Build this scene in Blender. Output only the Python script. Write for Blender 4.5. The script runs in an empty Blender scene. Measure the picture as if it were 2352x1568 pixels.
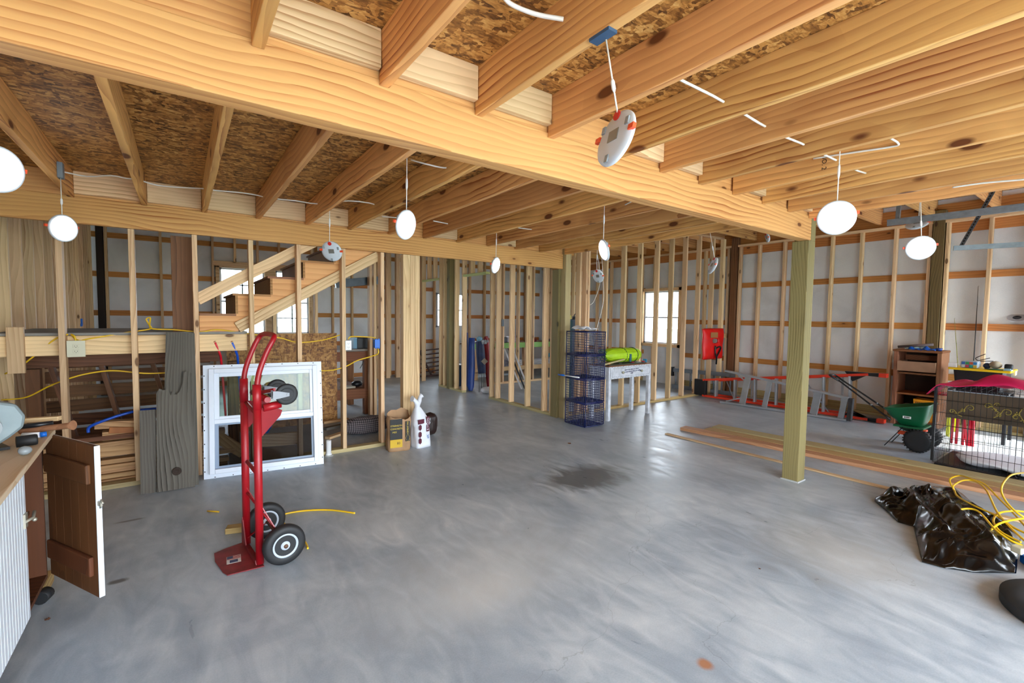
import bpy, bmesh, math, random
from mathutils import Vector, Matrix
random.seed(7)
C = bpy.context.scene.collection
R = math.radians
V = Vector
PI = math.pi
# ---------------------------------------------------------------- camera, world, sun, big lights, exposure
FPX, YAW, PIT, ROL, EYE = 1055.446, R(54.2447), R(-3.10335), R(.69971), 1.41
_f = V((math.cos(YAW)*math.cos(PIT), math.sin(YAW)*math.cos(PIT), math.sin(PIT)))
_r0 = V((math.sin(YAW), -math.cos(YAW), 0)); _u0 = _r0.cross(_f)
_r = _r0*math.cos(ROL)+_u0*math.sin(ROL); _u = -_r0*math.sin(ROL)+_u0*math.cos(ROL)
cd = bpy.data.cameras.new('camera'); cam = bpy.data.objects.new('camera', cd); C.objects.link(cam)
cd.sensor_fit = 'HORIZONTAL'; cd.sensor_width = 36; cd.lens = FPX/2352*36; cd.clip_start = .02; cd.clip_end = 300
cam.matrix_world = Matrix(((_r.x,_u.x,-_f.x,0),(_r.y,_u.y,-_f.y,0),(_r.z,_u.z,-_f.z,EYE),(0,0,0,1)))
sc = bpy.context.scene; sc.camera = cam
sc.view_settings.view_transform = 'Standard'; sc.view_settings.look = 'None'; sc.view_settings.gamma = 1
sc.view_settings.use_curve_mapping = False; sc.view_settings.exposure = 0.0
sc.cycles.max_bounces = 10; sc.cycles.diffuse_bounces = 6; sc.cycles.glossy_bounces = 4
sc.cycles.transparent_max_bounces = 12; sc.cycles.sample_clamp_indirect = 6
w = bpy.data.worlds.new('world'); sc.world = w; w.use_nodes = True
bg = w.node_tree.nodes['Background']; bg.inputs[0].default_value = (.80, .90, 1, 1); bg.inputs[1].default_value = 20
def sun():
    d = bpy.data.lights.new('sun', 'SUN'); d.energy = 14; d.angle = R(.6); d.color = (1, .95, .86)
    o = bpy.data.objects.new('sun', d); C.objects.link(o)
    o.rotation_euler = V((.10, -1.15, 1.0)).to_track_quat('Z', 'Y').to_euler()
sun()
def daylight(name, loc, nrm, sx, sy, power, col=(.88, .94, 1)):
    d = bpy.data.lights.new(name, 'AREA'); d.shape = 'RECTANGLE'; d.size = sx; d.size_y = sy
    if power is None: d.cycles.is_portal = True
    else: d.energy = power; d.color = col
    o = bpy.data.objects.new(name, d); C.objects.link(o); o.location = loc
    o.rotation_euler = (-V(nrm)).to_track_quat('Z', 'Y').to_euler()
daylight('daylight_door_front', (1.6, -2.55, 1.1), (0, 1, 0), 4.6, 2.12, None)
daylight('daylight_door_right', (7.7, -.84, 1.05), (0, 1, 0), 1.2, 2.12, None)
daylight('portal_window_back', (1.39, 10.45, 1.62), (0, -1, 0), 1.7, 1.4, None)
daylight('portal_window_back_far', (5.55, 10.45, 1.55), (0, -1, 0), 1, 1, None)
daylight('portal_window_right', (8.6, 6.2, 1.42), (-1, 0, 0), 1, 1.25, None)
# ---------------------------------------------------------------- pixel to place
def ray(px, py): return _r*((px-1176)/FPX) - _u*((py-784)/FPX) + _f
EYEP = V((0, 0, EYE))
def hit(px, py, ax, v):
    d = ray(px, py); return EYEP + d*((v-EYEP[ax])/d[ax])
def F(px, py, z=0): return hit(px, py, 2, z)
def FX(px, py, x): return hit(px, py, 0, x)
def FY(px, py, y): return hit(px, py, 1, y)
# ---------------------------------------------------------------- materials
def lin(h):
    h = h.lstrip('#'); return tuple((c/12.92 if c <= .04045 else ((c+.055)/1.055)**2.4) for c in (int(h[i:i+2], 16)/255 for i in (0, 2, 4)))+(1,)
MATS = {}
class NT:
    def __init__(s, name):
        s.m = bpy.data.materials.new(name); s.m.use_nodes = True; s.t = s.m.node_tree
        s.b = s.t.nodes['Principled BSDF']
    def n(s, ty, **k):
        x = s.t.nodes.new(ty)
        for a, v in k.items():
            if a.startswith('i_'):
                key = a[2:]; key = int(key) if key.isdigit() else key
                x.inputs[key].default_value = v
            else: setattr(x, a, v)
        return x
    def l(s, a, b): s.t.links.new(a, b)
    def ramp(s, fac, stops):
        r = s.n('ShaderNodeValToRGB'); e = r.color_ramp.elements
        while len(e) < len(stops): e.new(.5)
        for i, (p, c) in enumerate(stops): e[i].position = p; e[i].color = c if len(c) == 4 else c+(1,)
        s.l(fac, r.inputs[0]); return r.outputs[0]
    def mix(s, f, a, b, mode='MIX'):
        x = s.n('ShaderNodeMix', data_type='RGBA', blend_type=mode)
        for sock, v in ((x.inputs[0], f), (x.inputs[6], a), (x.inputs[7], b)):
            if isinstance(v, (int, float, tuple)): sock.default_value = v
            else: s.l(v, sock)
        return x.outputs[2]
    def math(s, op, a, b=0., c=None, clamp=False):
        x = s.n('ShaderNodeMath', operation=op, use_clamp=clamp)
        for i, v in enumerate((a, b) if c is None else (a, b, c)):
            if isinstance(v, (int, float)): x.inputs[i].default_value = v
            else: s.l(v, x.inputs[i])
        return x.outputs[0]
    def coord(s, scale=(1, 1, 1), rnd=True, src='Object'):
        tc = s.n('ShaderNodeTexCoord'); o = tc.outputs[src]
        if rnd:
            oi = s.n('ShaderNodeObjectInfo'); vm = s.n('ShaderNodeVectorMath', operation='SCALE')
            vm.inputs[0].default_value = (13.7, 1.31, 1.73); s.l(oi.outputs['Random'], vm.inputs['Scale'])
            va = s.n('ShaderNodeVectorMath', operation='ADD'); s.l(o, va.inputs[0]); s.l(vm.outputs[0], va.inputs[1]); o = va.outputs[0]
        mp = s.n('ShaderNodeMapping'); mp.inputs['Scale'].default_value = scale; s.l(o, mp.inputs[0]); return mp.outputs[0]
    def bump(s, h, st=.2, dist=.002):
        b = s.n('ShaderNodeBump'); b.inputs['Strength'].default_value = st; b.inputs['Distance'].default_value = dist
        s.l(h, b.inputs['Height']); s.l(b.outputs[0], s.b.inputs['Normal'])
def plain(name, col, rough=.5, metal=0, spec=None, noise=0.0, nscale=8, coat=0, bump=0):
    if name in MATS: return MATS[name]
    t = NT(name); c = lin(col); t.b.inputs['Roughness'].default_value = rough; t.b.inputs['Metallic'].default_value = metal
    if coat: t.b.inputs['Coat Weight'].default_value = coat; t.b.inputs['Coat Roughness'].default_value = .1
    if noise or bump:
        nz = t.n('ShaderNodeTexNoise', i_Scale=nscale, i_Detail=5.0); t.l(t.coord(), nz.inputs['Vector'])
        d = tuple(x*(1-noise) for x in c[:3])+(1,); e = tuple(min(1, x*(1+noise)) for x in c[:3])+(1,)
        t.l(t.ramp(nz.outputs['Fac'], [(.3, d), (.7, e)]), t.b.inputs['Base Color'])
        if bump: t.bump(nz.outputs['Fac'], bump, .01)
    else: t.b.inputs['Base Color'].default_value = c
    MATS[name] = t.m; return t.m
def wood(name, light, dark, knot='#3d1e12', freq=26, ax=0, var=.12, knots=1, rough=.62, contrast=1.0, grey=0, ksize=.15):
    """lumber; grain along local axis ax"""
    t = NT(name)
    st = [1, 1, 1]; st[ax] = .34
    co = t.coord(tuple(st))
    nz = t.n('ShaderNodeTexNoise', i_Scale=3.0, i_Detail=1.5); t.l(co, nz.inputs['Vector'])
    vm = t.n('ShaderNodeVectorMath', operation='SCALE'); t.l(nz.outputs['Color'], vm.inputs[0]); vm.inputs['Scale'].default_value = .13
    va = t.n('ShaderNodeVectorMath', operation='ADD'); t.l(co, va.inputs[0]); t.l(vm.outputs[0], va.inputs[1])
    wv = t.n('ShaderNodeTexWave', wave_type='RINGS', rings_direction='XYZ'[ax], wave_profile='SAW', i_Scale=freq*.42, i_Distortion=1.2, i_Detail=2.0)
    wv.inputs['Detail Scale'].default_value = 1.5; t.l(va.outputs[0], wv.inputs['Vector'])
    fine = [90, 90, 90]; fine[ax] = 2.0
    n2 = t.n('ShaderNodeTexNoise', i_Scale=1.0, i_Detail=3.0); t.l(t.coord(tuple(fine)), n2.inputs['Vector'])
    sm = [5, 5, 5]; sm[ax] = 1.1
    n4 = t.n('ShaderNodeTexNoise', i_Scale=1.0, i_Detail=1.0); t.l(t.coord(tuple(sm)), n4.inputs['Vector'])
    amp = t.math('MULTIPLY_ADD', n4.outputs['Fac'], 1.1, .02)
    g = t.math('MULTIPLY_ADD', n2.outputs['Fac'], .42, t.math('MULTIPLY', wv.outputs['Fac'], amp))
    L, D = lin(light), lin(dark); mid = tuple((a+b)/2 for a, b in zip(L, D))
    lo = .5-.5*contrast*.55; hi = .5+.5*contrast*.75
    col = t.ramp(g, [(.18, L), (.55, tuple(a*.75+b*.25 for a, b in zip(L, D))), (.78, mid), (.98, D)])
    # broad tone differences along the board and between boards
    big = [2.2, 2.2, 2.2]; big[ax] = .8
    n3 = t.n('ShaderNodeTexNoise', i_Scale=1.0, i_Detail=2.0); t.l(t.coord(tuple(big)), n3.inputs['Vector'])
    oi = t.n('ShaderNodeObjectInfo')
    hs = t.n('ShaderNodeHueSaturation'); t.l(col, hs.inputs['Color'])
    rv = t.math('MULTIPLY_ADD', oi.outputs['Random'], var*1.6, 1-var*.8)
    t.l(t.math('MULTIPLY', rv, t.math('MULTIPLY_ADD', n3.outputs['Fac'], .36, .82)), hs.inputs['Value'])
    t.l(t.math('MULTIPLY_ADD', t.math('FRACT', t.math('MULTIPLY', oi.outputs['Random'], 7.31)), .014, .491), hs.inputs['Hue'])
    col = hs.outputs[0]
    if knots:
        ks = [8, 8, 8]; ks[ax] = 3.4
        vo = t.n('ShaderNodeTexVoronoi', i_Scale=1.0); t.l(t.coord(tuple(ks)), vo.inputs['Vector'])
        # only some cells hold a knot
        sep = t.n('ShaderNodeSeparateColor'); t.l(vo.outputs['Color'], sep.inputs[0])
        has = t.math('GREATER_THAN', sep.outputs[0], 1-.30*knots)
        kn = t.math('SUBTRACT', 1, t.math('DIVIDE', vo.outputs['Distance'], ksize), clamp=True)
        kn = t.math('MULTIPLY', t.math('MULTIPLY', kn, 3.0, clamp=True), has, clamp=True)
        col = t.mix(kn, col, lin(knot))
        halo = t.math('MULTIPLY', t.math('SUBTRACT', 1, t.math('DIVIDE', vo.outputs['Distance'], ksize*2.6), clamp=True), has)
        col = t.mix(t.math('MULTIPLY', halo, .45), col, lin(dark))
    t.l(col, t.b.inputs['Base Color']); t.b.inputs['Roughness'].default_value = rough
    t.b.inputs['Specular IOR Level'].default_value = .3
    t.bump(g, .12, .003); MATS[name] = t.m; return t.m
def osb(name, cols, scale=34, ax_a=(1, .28, 1), ax_b=(.3, 1, 1), value=1.0):
    t = NT(name)
    def layer(sc_):
        co = t.coord(tuple(scale*x for x in sc_), rnd=False)
        nz = t.n('ShaderNodeTexNoise', i_Scale=.5, i_Detail=4.0); t.l(co, nz.inputs['Vector'])
        vm = t.n('ShaderNodeVectorMath', operation='SCALE'); t.l(nz.outputs['Color'], vm.inputs[0]); vm.inputs['Scale'].default_value = 2.6
        va = t.n('ShaderNodeVectorMath', operation='ADD'); t.l(co, va.inputs[0]); t.l(vm.outputs[0], va.inputs[1])
        vo = t.n('ShaderNodeTexVoronoi', i_Scale=1.0); t.l(va.outputs[0], vo.inputs['Vector'])
        s = t.n('ShaderNodeSeparateColor'); t.l(vo.outputs['Color'], s.inputs[0]); return s.outputs[0], s.outputs[1]
    a, a2 = layer(ax_a); b, b2 = layer(ax_b)
    m = t.n('ShaderNodeMix'); t.l(t.math('GREATER_THAN', b2, .5), m.inputs[0]); t.l(a, m.inputs[2]); t.l(b, m.inputs[3])
    n2 = t.n('ShaderNodeTexNoise', i_Scale=1.0, i_Detail=4.0); t.l(t.coord((7, 7, 7), rnd=False), n2.inputs['Vector'])
    n3 = t.n('ShaderNodeTexNoise', i_Scale=1.0, i_Detail=2.0); t.l(t.coord(tuple(110*x for x in ax_a), rnd=False), n3.inputs['Vector'])
    g = t.math('ADD', t.math('MULTIPLY', m.outputs[0], .34), t.math('ADD', t.math('MULTIPLY', n2.outputs['Fac'], .40), t.math('MULTIPLY', n3.outputs['Fac'], .44)))
    g = t.math('SUBTRACT', g, .06)
    t.l(t.ramp(g, [(.30, lin(cols[0])), (.46, lin(cols[1])), (.60, lin(cols[2])), (.80, lin(cols[3]))]), t.b.inputs['Base Color'])
    t.b.inputs['Roughness'].default_value = .6; t.bump(g, .25, .003); MATS[name] = t.m; return t.m
W_joist = wood('pine_joist', '#e2ae6a', '#96572a', var=.22, knots=2.1, ksize=.22)
W_beam = wood('pine_beam', '#dcaa68', '#a3642e', var=.04, knots=.6, freq=30)
W_stud = wood('pine_stud', '#e4c598', '#b0855a', var=.20, knots=1.3, freq=34, ksize=.15)
W_green = wood('treated_post', '#877a50', '#524628', var=.08, knots=.8, freq=46, knot='#33301c')
W_tplate = wood('treated_plate', '#b7a87a', '#8f8055', var=.06, knots=.5)
W_pdark = wood('dark_treated_post', '#76643c', '#4a3d22', var=.05, knots=.8, freq=40)
W_lime = wood('lime_lit_board', '#cfd795', '#a3ab66', var=.04, knots=.3)  # greenish light on the door headers, put into the wood colour
W_old_shade = wood('old_post_and_shade_wood', '#80583a', '#4a2f1c', var=.05, knots=.6)  # real old timber; also imitates shade on the wood under the landing
W_grey = wood('weathered_barn_board', '#6f6a61', '#2f2923', var=.22, knots=.5, freq=46, rough=.85)
W_girt = wood('girt_board', '#c98a4c', '#8e5526', var=.08, knots=.7)
W_pile = wood('lumber_offcut', '#c9a272', '#8a6239', var=.16, knots=.7)
W_plank = wood('treated_plank', '#b99c66', '#8d6a3e', var=.10, knots=.6)
W_plank2 = wood('reddish_plank', '#c0926a', '#8a5a3a', var=.08, knots=.5)
W_ply = wood('stair_plywood', '#e8b675', '#bd8040', var=.05, knots=0, freq=14)
W_edge = wood('riser_wood', '#b08250', '#80552e', var=.05, knots=0)
W_door = wood('cabinet_door_wood', '#6e4325', '#3a2112', var=.15, knots=.3, ax=2, freq=20)
W_dress = wood('dresser_wood', '#a47252', '#6b4432', var=.10, knots=.4, freq=24)
W_counter = wood('counter_wood', '#d6c3a4', '#c4ab86', var=.02, knots=0, ax=1, freq=14)
W_bench = wood('workbench_wood', '#8a5a38', '#5a3620', var=.10, knots=.3)
OSB_C = osb('osb_ceiling', ['#4d2c10', '#8a5a26', '#b9823f', '#dcae68'], 44, (.35, 1, 1), (1, .8, 1))
OSB_P = osb('osb_panel', ['#5f3a18', '#94602c', '#b5813f', '#cf9d5c'], 46, (1, 1, .35), (.35, 1, 1))
def concrete():
    t = NT('concrete_floor')
    co = t.coord((1, 1, 1), rnd=False)
    n1 = t.n('ShaderNodeTexNoise', i_Scale=1.1, i_Detail=9.0, i_Distortion=.8); n1.inputs['Roughness'].default_value = .62; t.l(co, n1.inputs['Vector'])
    n2 = t.n('ShaderNodeTexNoise', i_Scale=3.0, i_Detail=8.0, i_Distortion=1.6); t.l(t.coord((2.2, .8, 1), rnd=False), n2.inputs['Vector'])
    n3 = t.n('ShaderNodeTexNoise', i_Scale=150.0, i_Detail=2.0); t.l(co, n3.inputs['Vector'])
    g = t.math('ADD', t.math('MULTIPLY', n1.outputs['Fac'], .5), t.math('ADD', t.math('MULTIPLY', n2.outputs['Fac'], .4), t.math('MULTIPLY', n3.outputs['Fac'], .12)))
    col = t.ramp(g, [(.30, lin('#808b97')), (.45, lin('#9ba7b2')), (.56, lin('#b2bcc4')), (.70, lin('#cfd5d9'))])
    tc = t.n('ShaderNodeTexCoord')
    def spot(cx, cy, rx, ry, colr, amt, soft=.5):
        nonlocal col
        mp = t.n('ShaderNodeMapping'); mp.inputs['Location'].default_value = (-cx/rx, -cy/ry, 0); mp.inputs['Scale'].default_value = (1/rx, 1/ry, 0)
        t.l(tc.outputs['Object'], mp.inputs[0]); ln = t.n('ShaderNodeVectorMath', operation='LENGTH'); t.l(mp.outputs[0], ln.inputs[0])
        d = t.math('ADD', ln.outputs['Value'], t.math('MULTIPLY_ADD', n2.outputs['Fac'], 1.1, -.55))
        k = t.math('MULTIPLY', t.math('DIVIDE', t.math('SUBTRACT', 1, d), soft, clamp=True), amt)
        col = t.mix(k, col, colr)
    for (px, py, rx, ry, c, a, s) in ((1345, 1095, .50, .34, '#4f4c48', .75, .5), (1618, 1525, .035, .035, '#a8672a', .8, .6), (1130, 1300, .9, .5, '#c9cac6', .35, .8),
            (1900, 1250, .6, .5, '#9a8f78', .3, .8), (300, 1195, .09, .02, '#55504a', .7, .5), (270, 1335, .05, .03, '#45413c', .8, .5),
            (1110, 1360, .35, .2, '#d8d8d4', .35, .8), (1990, 1300, .4, .35, '#cfcfca', .3, .8)):
        p = F(px, py); spot(p.x, p.y, rx, ry, lin(c), a, s)
    # fine cracks
    vo = t.n('ShaderNodeTexVoronoi', feature='DISTANCE_TO_EDGE', i_Scale=.33); nn = t.n('ShaderNodeTexNoise', i_Scale=1.3, i_Detail=6.0); t.l(co, nn.inputs['Vector'])
    vv = t.n('ShaderNodeVectorMath', operation='ADD'); t.l(co, vv.inputs[0]); t.l(nn.outputs['Color'], vv.inputs[1]); t.l(vv.outputs[0], vo.inputs['Vector'])
    ck = t.math('MULTIPLY', t.math('LESS_THAN', vo.outputs['Distance'], .0006), .22)
    col = t.mix(ck, col, lin('#4a4846'))
    t.l(col, t.b.inputs['Base Color'])
    t.l(t.math('MULTIPLY_ADD', n2.outputs['Fac'], .5, .14), t.b.inputs['Roughness']); t.b.inputs['Specular IOR Level'].default_value = .5
    t.bump(g, .12, .01); MATS['concrete'] = t.m; return t.m
M_floor = concrete()
def wrap():
    t = NT('house_wrap'); co = t.coord((1, 1, 1), rnd=False)
    n1 = t.n('ShaderNodeTexNoise', i_Scale=1.6, i_Detail=3.0, i_Distortion=.6); t.l(co, n1.inputs['Vector'])
    n2 = t.n('ShaderNodeTexNoise', i_Scale=170.0, i_Detail=1.0); t.l(co, n2.inputs['Vector'])
    g = t.math('ADD', t.math('MULTIPLY', n1.outputs['Fac'], .8), t.math('MULTIPLY', n2.outputs['Fac'], .2))
    t.l(t.ramp(g, [(.25, lin('#c9cbcd')), (.5, lin('#e4e7ea')), (.8, lin('#f3f5f6'))]), t.b.inputs['Base Color'])
    t.b.inputs['Roughness'].default_value = .55; t.bump(n1.outputs['Fac'], .35, .05); return t.m
M_wrap = wrap()
def glass(name='window_glass', tint=(1, 1, 1, 1), g=.12):
    t = NT(name); t.t.nodes.remove(t.b); out = t.t.nodes['Material Output']
    a = t.n('ShaderNodeBsdfTransparent'); a.inputs[0].default_value = tint
    b = t.n('ShaderNodeBsdfGlossy'); b.inputs['Roughness'].default_value = .02
    lw = t.n('ShaderNodeLayerWeight'); lw.inputs[0].default_value = g
    m = t.n('ShaderNodeMixShader'); t.l(lw.outputs['Fresnel'], m.inputs[0]); t.l(a.outputs[0], m.inputs[1]); t.l(b.outputs[0], m.inputs[2]); t.l(m.outputs[0], out.inputs[0]); return t.m
M_glass = glass(); M_tglass = glass('teal_glass', (.78, .90, .84, 1), .25); M_screen = glass('insect_screen', (.55, .56, .58, 1), .05)
def emit(name, col, st):
    t = NT(name); t.b.inputs['Base Color'].default_value = col; t.b.inputs['Emission Color'].default_value = col; t.b.inputs['Emission Strength'].default_value = st; return t.m
M_lit = emit('lit_diffuser', (1, .97, .93, 1), 16)
P_white = plain('white_plastic', '#f0f2f4', .35); P_vinyl = plain('white_vinyl', '#d5dde8', .3); P_red = plain('red_enamel', '#9a0c18', .4, noise=.12); P_red2 = plain('red_plate_enamel', '#86101a', .75, noise=.2)
P_toe = plain('worn_red_enamel', '#7d2226', .5, noise=.35, nscale=14); P_rub = plain('black_rubber', '#191a1c', .6); P_steel = plain('steel', '#77797d', .5, .7)
P_galv = plain('galvanised_steel', '#8d979f', .4, .8, noise=.15, nscale=20); P_hub = plain('grey_hub', '#b6c0cc', .5)
P_black = plain('black_plastic', '#15161a', .4); P_yel = plain('yellow_cable', '#e6bb1c', .4); P_blue = plain('blue_plastic', '#0f66c8', .4); P_alu = plain('aluminium', '#b7bcc2', .38, .75, noise=.1)
P_orange = plain('orange_fibreglass', '#d8371c', .4); P_navy = plain('navy_wire', '#141d4e', .35); P_wire = plain('black_wire', '#101114', .4, .3); P_nm = plain('white_cable', '#eceae2', .45)
P_clip = plain('orange_clip', '#f0552a', .4); P_greyp = plain('grey_plastic', '#8f979c', .45, noise=.1); P_cream = plain('cream_plastic', '#cfccb2', .4); P_dark = plain('dark_slot', '#15120f', .7)
P_green = plain('green_plastic', '#0e5a36', .35); P_pink = plain('pink_fabric', '#cf1055', .75, noise=.12, bump=.2); P_wht = plain('white_fabric', '#e8eaf0', .8, noise=.05, bump=.2)
P_bag = plain('black_film', '#030304', .2); P_paper = plain('kraft_paper', '#a88460', .8, noise=.18, bump=.3); P_wbag = plain('white_woven_bag', '#dfe3ea', .5, noise=.05, bump=.15)
P_lime2 = None
P_jbox = plain('grey_box_plastic', '#77828b', .5)
# ---------------------------------------------------------------- mesh builder
def frame(o, x, up=(0, 0, 1)):
    x = V(x).normalized(); z = V(up); z = (z - x*z.dot(x))
    if z.length < 1e-5: z = V((1, 0, 0)) - x*x.x
    z.normalize(); y = z.cross(x)
    return Matrix(((x.x, y.x, z.x, o[0]), (x.y, y.y, z.y, o[1]), (x.z, y.z, z.z, o[2]), (0, 0, 0, 1)))
class MB:
    def __init__(s): s.v = []; s.f = []; s.mi = []; s.sm = []; s.m = 0; s.T = Matrix()
    def add(s, vs, fs, smooth=False):
        k = len(s.v); s.v += [s.T @ V(p) for p in vs]
        for f in fs: s.f.append([i+k for i in f]); s.mi.append(s.m); s.sm.append(smooth)
        return s
    def box(s, lo, hi):
        x0, y0, z0 = lo; x1, y1, z1 = hi
        return s.add([(x0, y0, z0), (x1, y0, z0), (x1, y1, z0), (x0, y1, z0), (x0, y0, z1), (x1, y0, z1), (x1, y1, z1), (x0, y1, z1)],
                     [(0, 3, 2, 1), (4, 5, 6, 7), (0, 1, 5, 4), (1, 2, 6, 5), (2, 3, 7, 6), (3, 0, 4, 7)])
    def bar(s, a, b, w, t, up=(0, 0, 1)):
        a, b = V(a), V(b); T = s.T; s.T = T @ frame(a, b-a, up); s.box((0, -t/2, -w/2), ((b-a).length, t/2, w/2)); s.T = T; return s
    def tube(s, pts, r, n=8, cap=True):
        pts = [V(p) for p in pts]; m = len(pts); vs = []; prev = None
        for i, p in enumerate(pts):
            d = (pts[min(i+1, m-1)]-pts[max(i-1, 0)]).normalized()
            if prev is None:
                a = V((0, 0, 1)) if abs(d.z) < .9 else V((1, 0, 0)); x = d.cross(a).normalized()
            else: x = (prev - d*prev.dot(d)).normalized()
            prev = x; y = d.cross(x); rr = r[i] if isinstance(r, (list, tuple)) else r
            vs += [p + x*(rr*math.cos(2*PI*k/n)) + y*(rr*math.sin(2*PI*k/n)) for k in range(n)]
        fs = [(i*n+k, i*n+(k+1) % n, (i+1)*n+(k+1) % n, (i+1)*n+k) for i in range(m-1) for k in range(n)]
        s.add(vs, fs, True)
        if cap:
            s.add(vs[:n][::-1], [tuple(range(n))]); s.add(vs[-n:], [tuple(range(n))])
        return s
    def lathe(s, o, ax, prof, n=24):
        """prof: (radius, height) pairs along ax"""
        T = s.T; s.T = T @ frame(o, ax); vs = []; m = len(prof)
        for r, h in prof: vs += [(h, r*math.cos(2*PI*k/n), r*math.sin(2*PI*k/n)) for k in range(n)]
        s.add(vs, [(i*n+k, i*n+(k+1) % n, (i+1)*n+(k+1) % n, (i+1)*n+k) for i in range(m-1) for k in range(n)], True)
        for i, rev in ((0, True), (m-1, False)):
            if prof[i][0] > 1e-4:
                c = vs[i*n:(i+1)*n]; s.add(c[::-1] if rev else c, [tuple(range(n))])
        s.T = T; return s
    def prism(s, poly, d, M=None):
        """poly in local xz plane, extruded along local y by d"""
        T = s.T
        if M is not None: s.T = T @ M
        n = len(poly); vs = [(x, 0, z) for x, z in poly]+[(x, d, z) for x, z in poly]
        s.add(vs, [tuple(range(n)), tuple(range(2*n-1, n-1, -1))]+[(k, k+n, (k+1) % n+n, (k+1) % n) for k in range(n)]); s.T = T; return s
    def grid(s, fn, nu, nv, smooth=True, close_u=False):
        vs = [fn(i/nu, j/nv) for i in range(nu+(0 if close_u else 1)) for j in range(nv+1)]; W_ = nv+1; N_ = nu if close_u else nu+1
        fs = [(i*W_+j, ((i+1) % N_)*W_+j, ((i+1) % N_)*W_+j+1, i*W_+j+1) for i in range(nu) for j in range(nv)]
        return s.add(vs, fs, smooth)
    def ball(s, c, r, n=14):
        c = V(c); r = V(r) if not isinstance(r, (int, float)) else V((r, r, r))
        return s.grid(lambda u, v: c+V((r.x*math.cos(2*PI*u)*math.sin(PI*v), r.y*math.sin(2*PI*u)*math.sin(PI*v), r.z*math.cos(PI*v))), n, max(6, n//2), True, True)
    def build(s, name, mats, parent=None, bevel=0, solid=0, world=None):
        if not isinstance(mats, (list, tuple)): mats = [mats]
        off = V(parent.get('_o', (0, 0, 0))) if parent else V((0, 0, 0))
        me = bpy.data.meshes.new(name); me.from_pydata([tuple(p-off) for p in s.v] if world is None else [tuple(p) for p in s.v], [], s.f)
        for m in mats: me.materials.append(m)
        for p, i, q in zip(me.polygons, s.mi, s.sm): p.material_index = i; p.use_smooth = q
        bm = bmesh.new(); bm.from_mesh(me); bmesh.ops.remove_doubles(bm, verts=bm.verts, dist=1e-6) if any(s.sm) else None
        bmesh.ops.recalc_face_normals(bm, faces=bm.faces); bm.to_mesh(me); bm.free()
        o = bpy.data.objects.new(name, me); C.objects.link(o)
        if parent: o.parent = parent; o['_o'] = tuple(off)
        if world is not None: o.matrix_basis = Matrix.Translation(-off) @ world
        if bevel:
            b = o.modifiers.new('bevel', 'BEVEL'); b.width = bevel; b.segments = 2; b.limit_method = 'ANGLE'
        if solid:
            b = o.modifiers.new('solid', 'SOLIDIFY'); b.thickness = solid; b.offset = 0
        return o
def tag(o, label=None, cat=None, group=None, kind=None):
    if label: o['label'] = label
    if cat: o['category'] = cat
    if group: o['group'] = group
    if kind: o['kind'] = kind
    return o
def thing(name, loc, label=None, cat=None, group=None, kind=None):
    o = bpy.data.objects.new(name, None); C.objects.link(o); o.location = loc; o.empty_display_size = .05; o['_o'] = tuple(loc)
    return tag(o, label, cat, group, kind)
def board(name, a, b, w, t, mat, up=(0, 0, 1), parent=None, bevel=.003):
    """lumber from a to b (centre line); w across 'up', t the other way; grain along its length"""
    a, b = V(a), V(b); L = (b-a).length; m = MB().box((-L/2, -t/2, -w/2), (L/2, t/2, w/2))
    return m.build(name, mat, parent, bevel=bevel, world=frame((a+b)/2, b-a, up))
def upright(name, x0, x1, y0, y1, z0, z1, mat, parent=None):
    return board(name, ((x0+x1)/2, (y0+y1)/2, z0), ((x0+x1)/2, (y0+y1)/2, z1), abs(y1-y0), abs(x1-x0), mat, up=(0, 1, 0), parent=parent)
def text(name, s_, size, M, mat, parent=None, ext=.0004, align='CENTER', shear=0):
    cu = bpy.data.curves.new(name, 'FONT'); cu.body = s_; cu.size = size; cu.align_x = align; cu.align_y = 'CENTER'; cu.extrude = ext; cu.shear = shear; cu.space_line = .9; cu.resolution_u = 3
    tmp = bpy.data.objects.new(name+'_tmp', cu); C.objects.link(tmp); dg = bpy.context.evaluated_depsgraph_get()
    me = bpy.data.meshes.new_from_object(tmp.evaluated_get(dg)); bpy.data.objects.remove(tmp); bpy.data.curves.remove(cu)
    me.materials.clear(); me.materials.append(mat); o = bpy.data.objects.new(name, me); C.objects.link(o)
    off = V(parent.get('_o', (0, 0, 0))) if parent else V((0, 0, 0))
    if parent: o.parent = parent
    o.matrix_basis = Matrix.Translation(-off) @ M; return o
def spline(pts, n=8):
    pts = [V(p) for p in pts]; out = []
    for i in range(len(pts)-1):
        p0, p1, p2, p3 = pts[max(i-1, 0)], pts[i], pts[i+1], pts[min(i+2, len(pts)-1)]
        for k in range(n):
            t = k/n; out.append(.5*((2*p1)+(p2-p0)*t+(2*p0-5*p1+4*p2-p3)*t*t+(3*p1-p0-3*p2+p3)*t**3))
    return out+[pts[-1]]
ORD = ['first', 'second', 'third', 'fourth', 'fifth', 'sixth', 'seventh', 'eighth', 'ninth', 'tenth', 'eleventh', 'twelfth', 'thirteenth', 'fourteenth', 'fifteenth', 'sixteenth', 'seventeenth', 'eighteenth', 'nineteenth', 'twentieth']
# ================================================================ SETTING
JB, DK = 2.26, 2.45          # joist underside, deck underside
XR, YB = 8.40, 10.25         # inner faces of right and back walls
m = MB().box((-3, -8, -.12), (12, 14, 0)); tag(m.build('floor', M_floor), kind='structure')
g = MB().box((-40, -60, -.3), (60, 60, -.13)); tag(g.build('ground', plain('outdoor_ground', '#8a9374', .9, noise=.3, nscale=1)), kind='structure')
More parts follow.
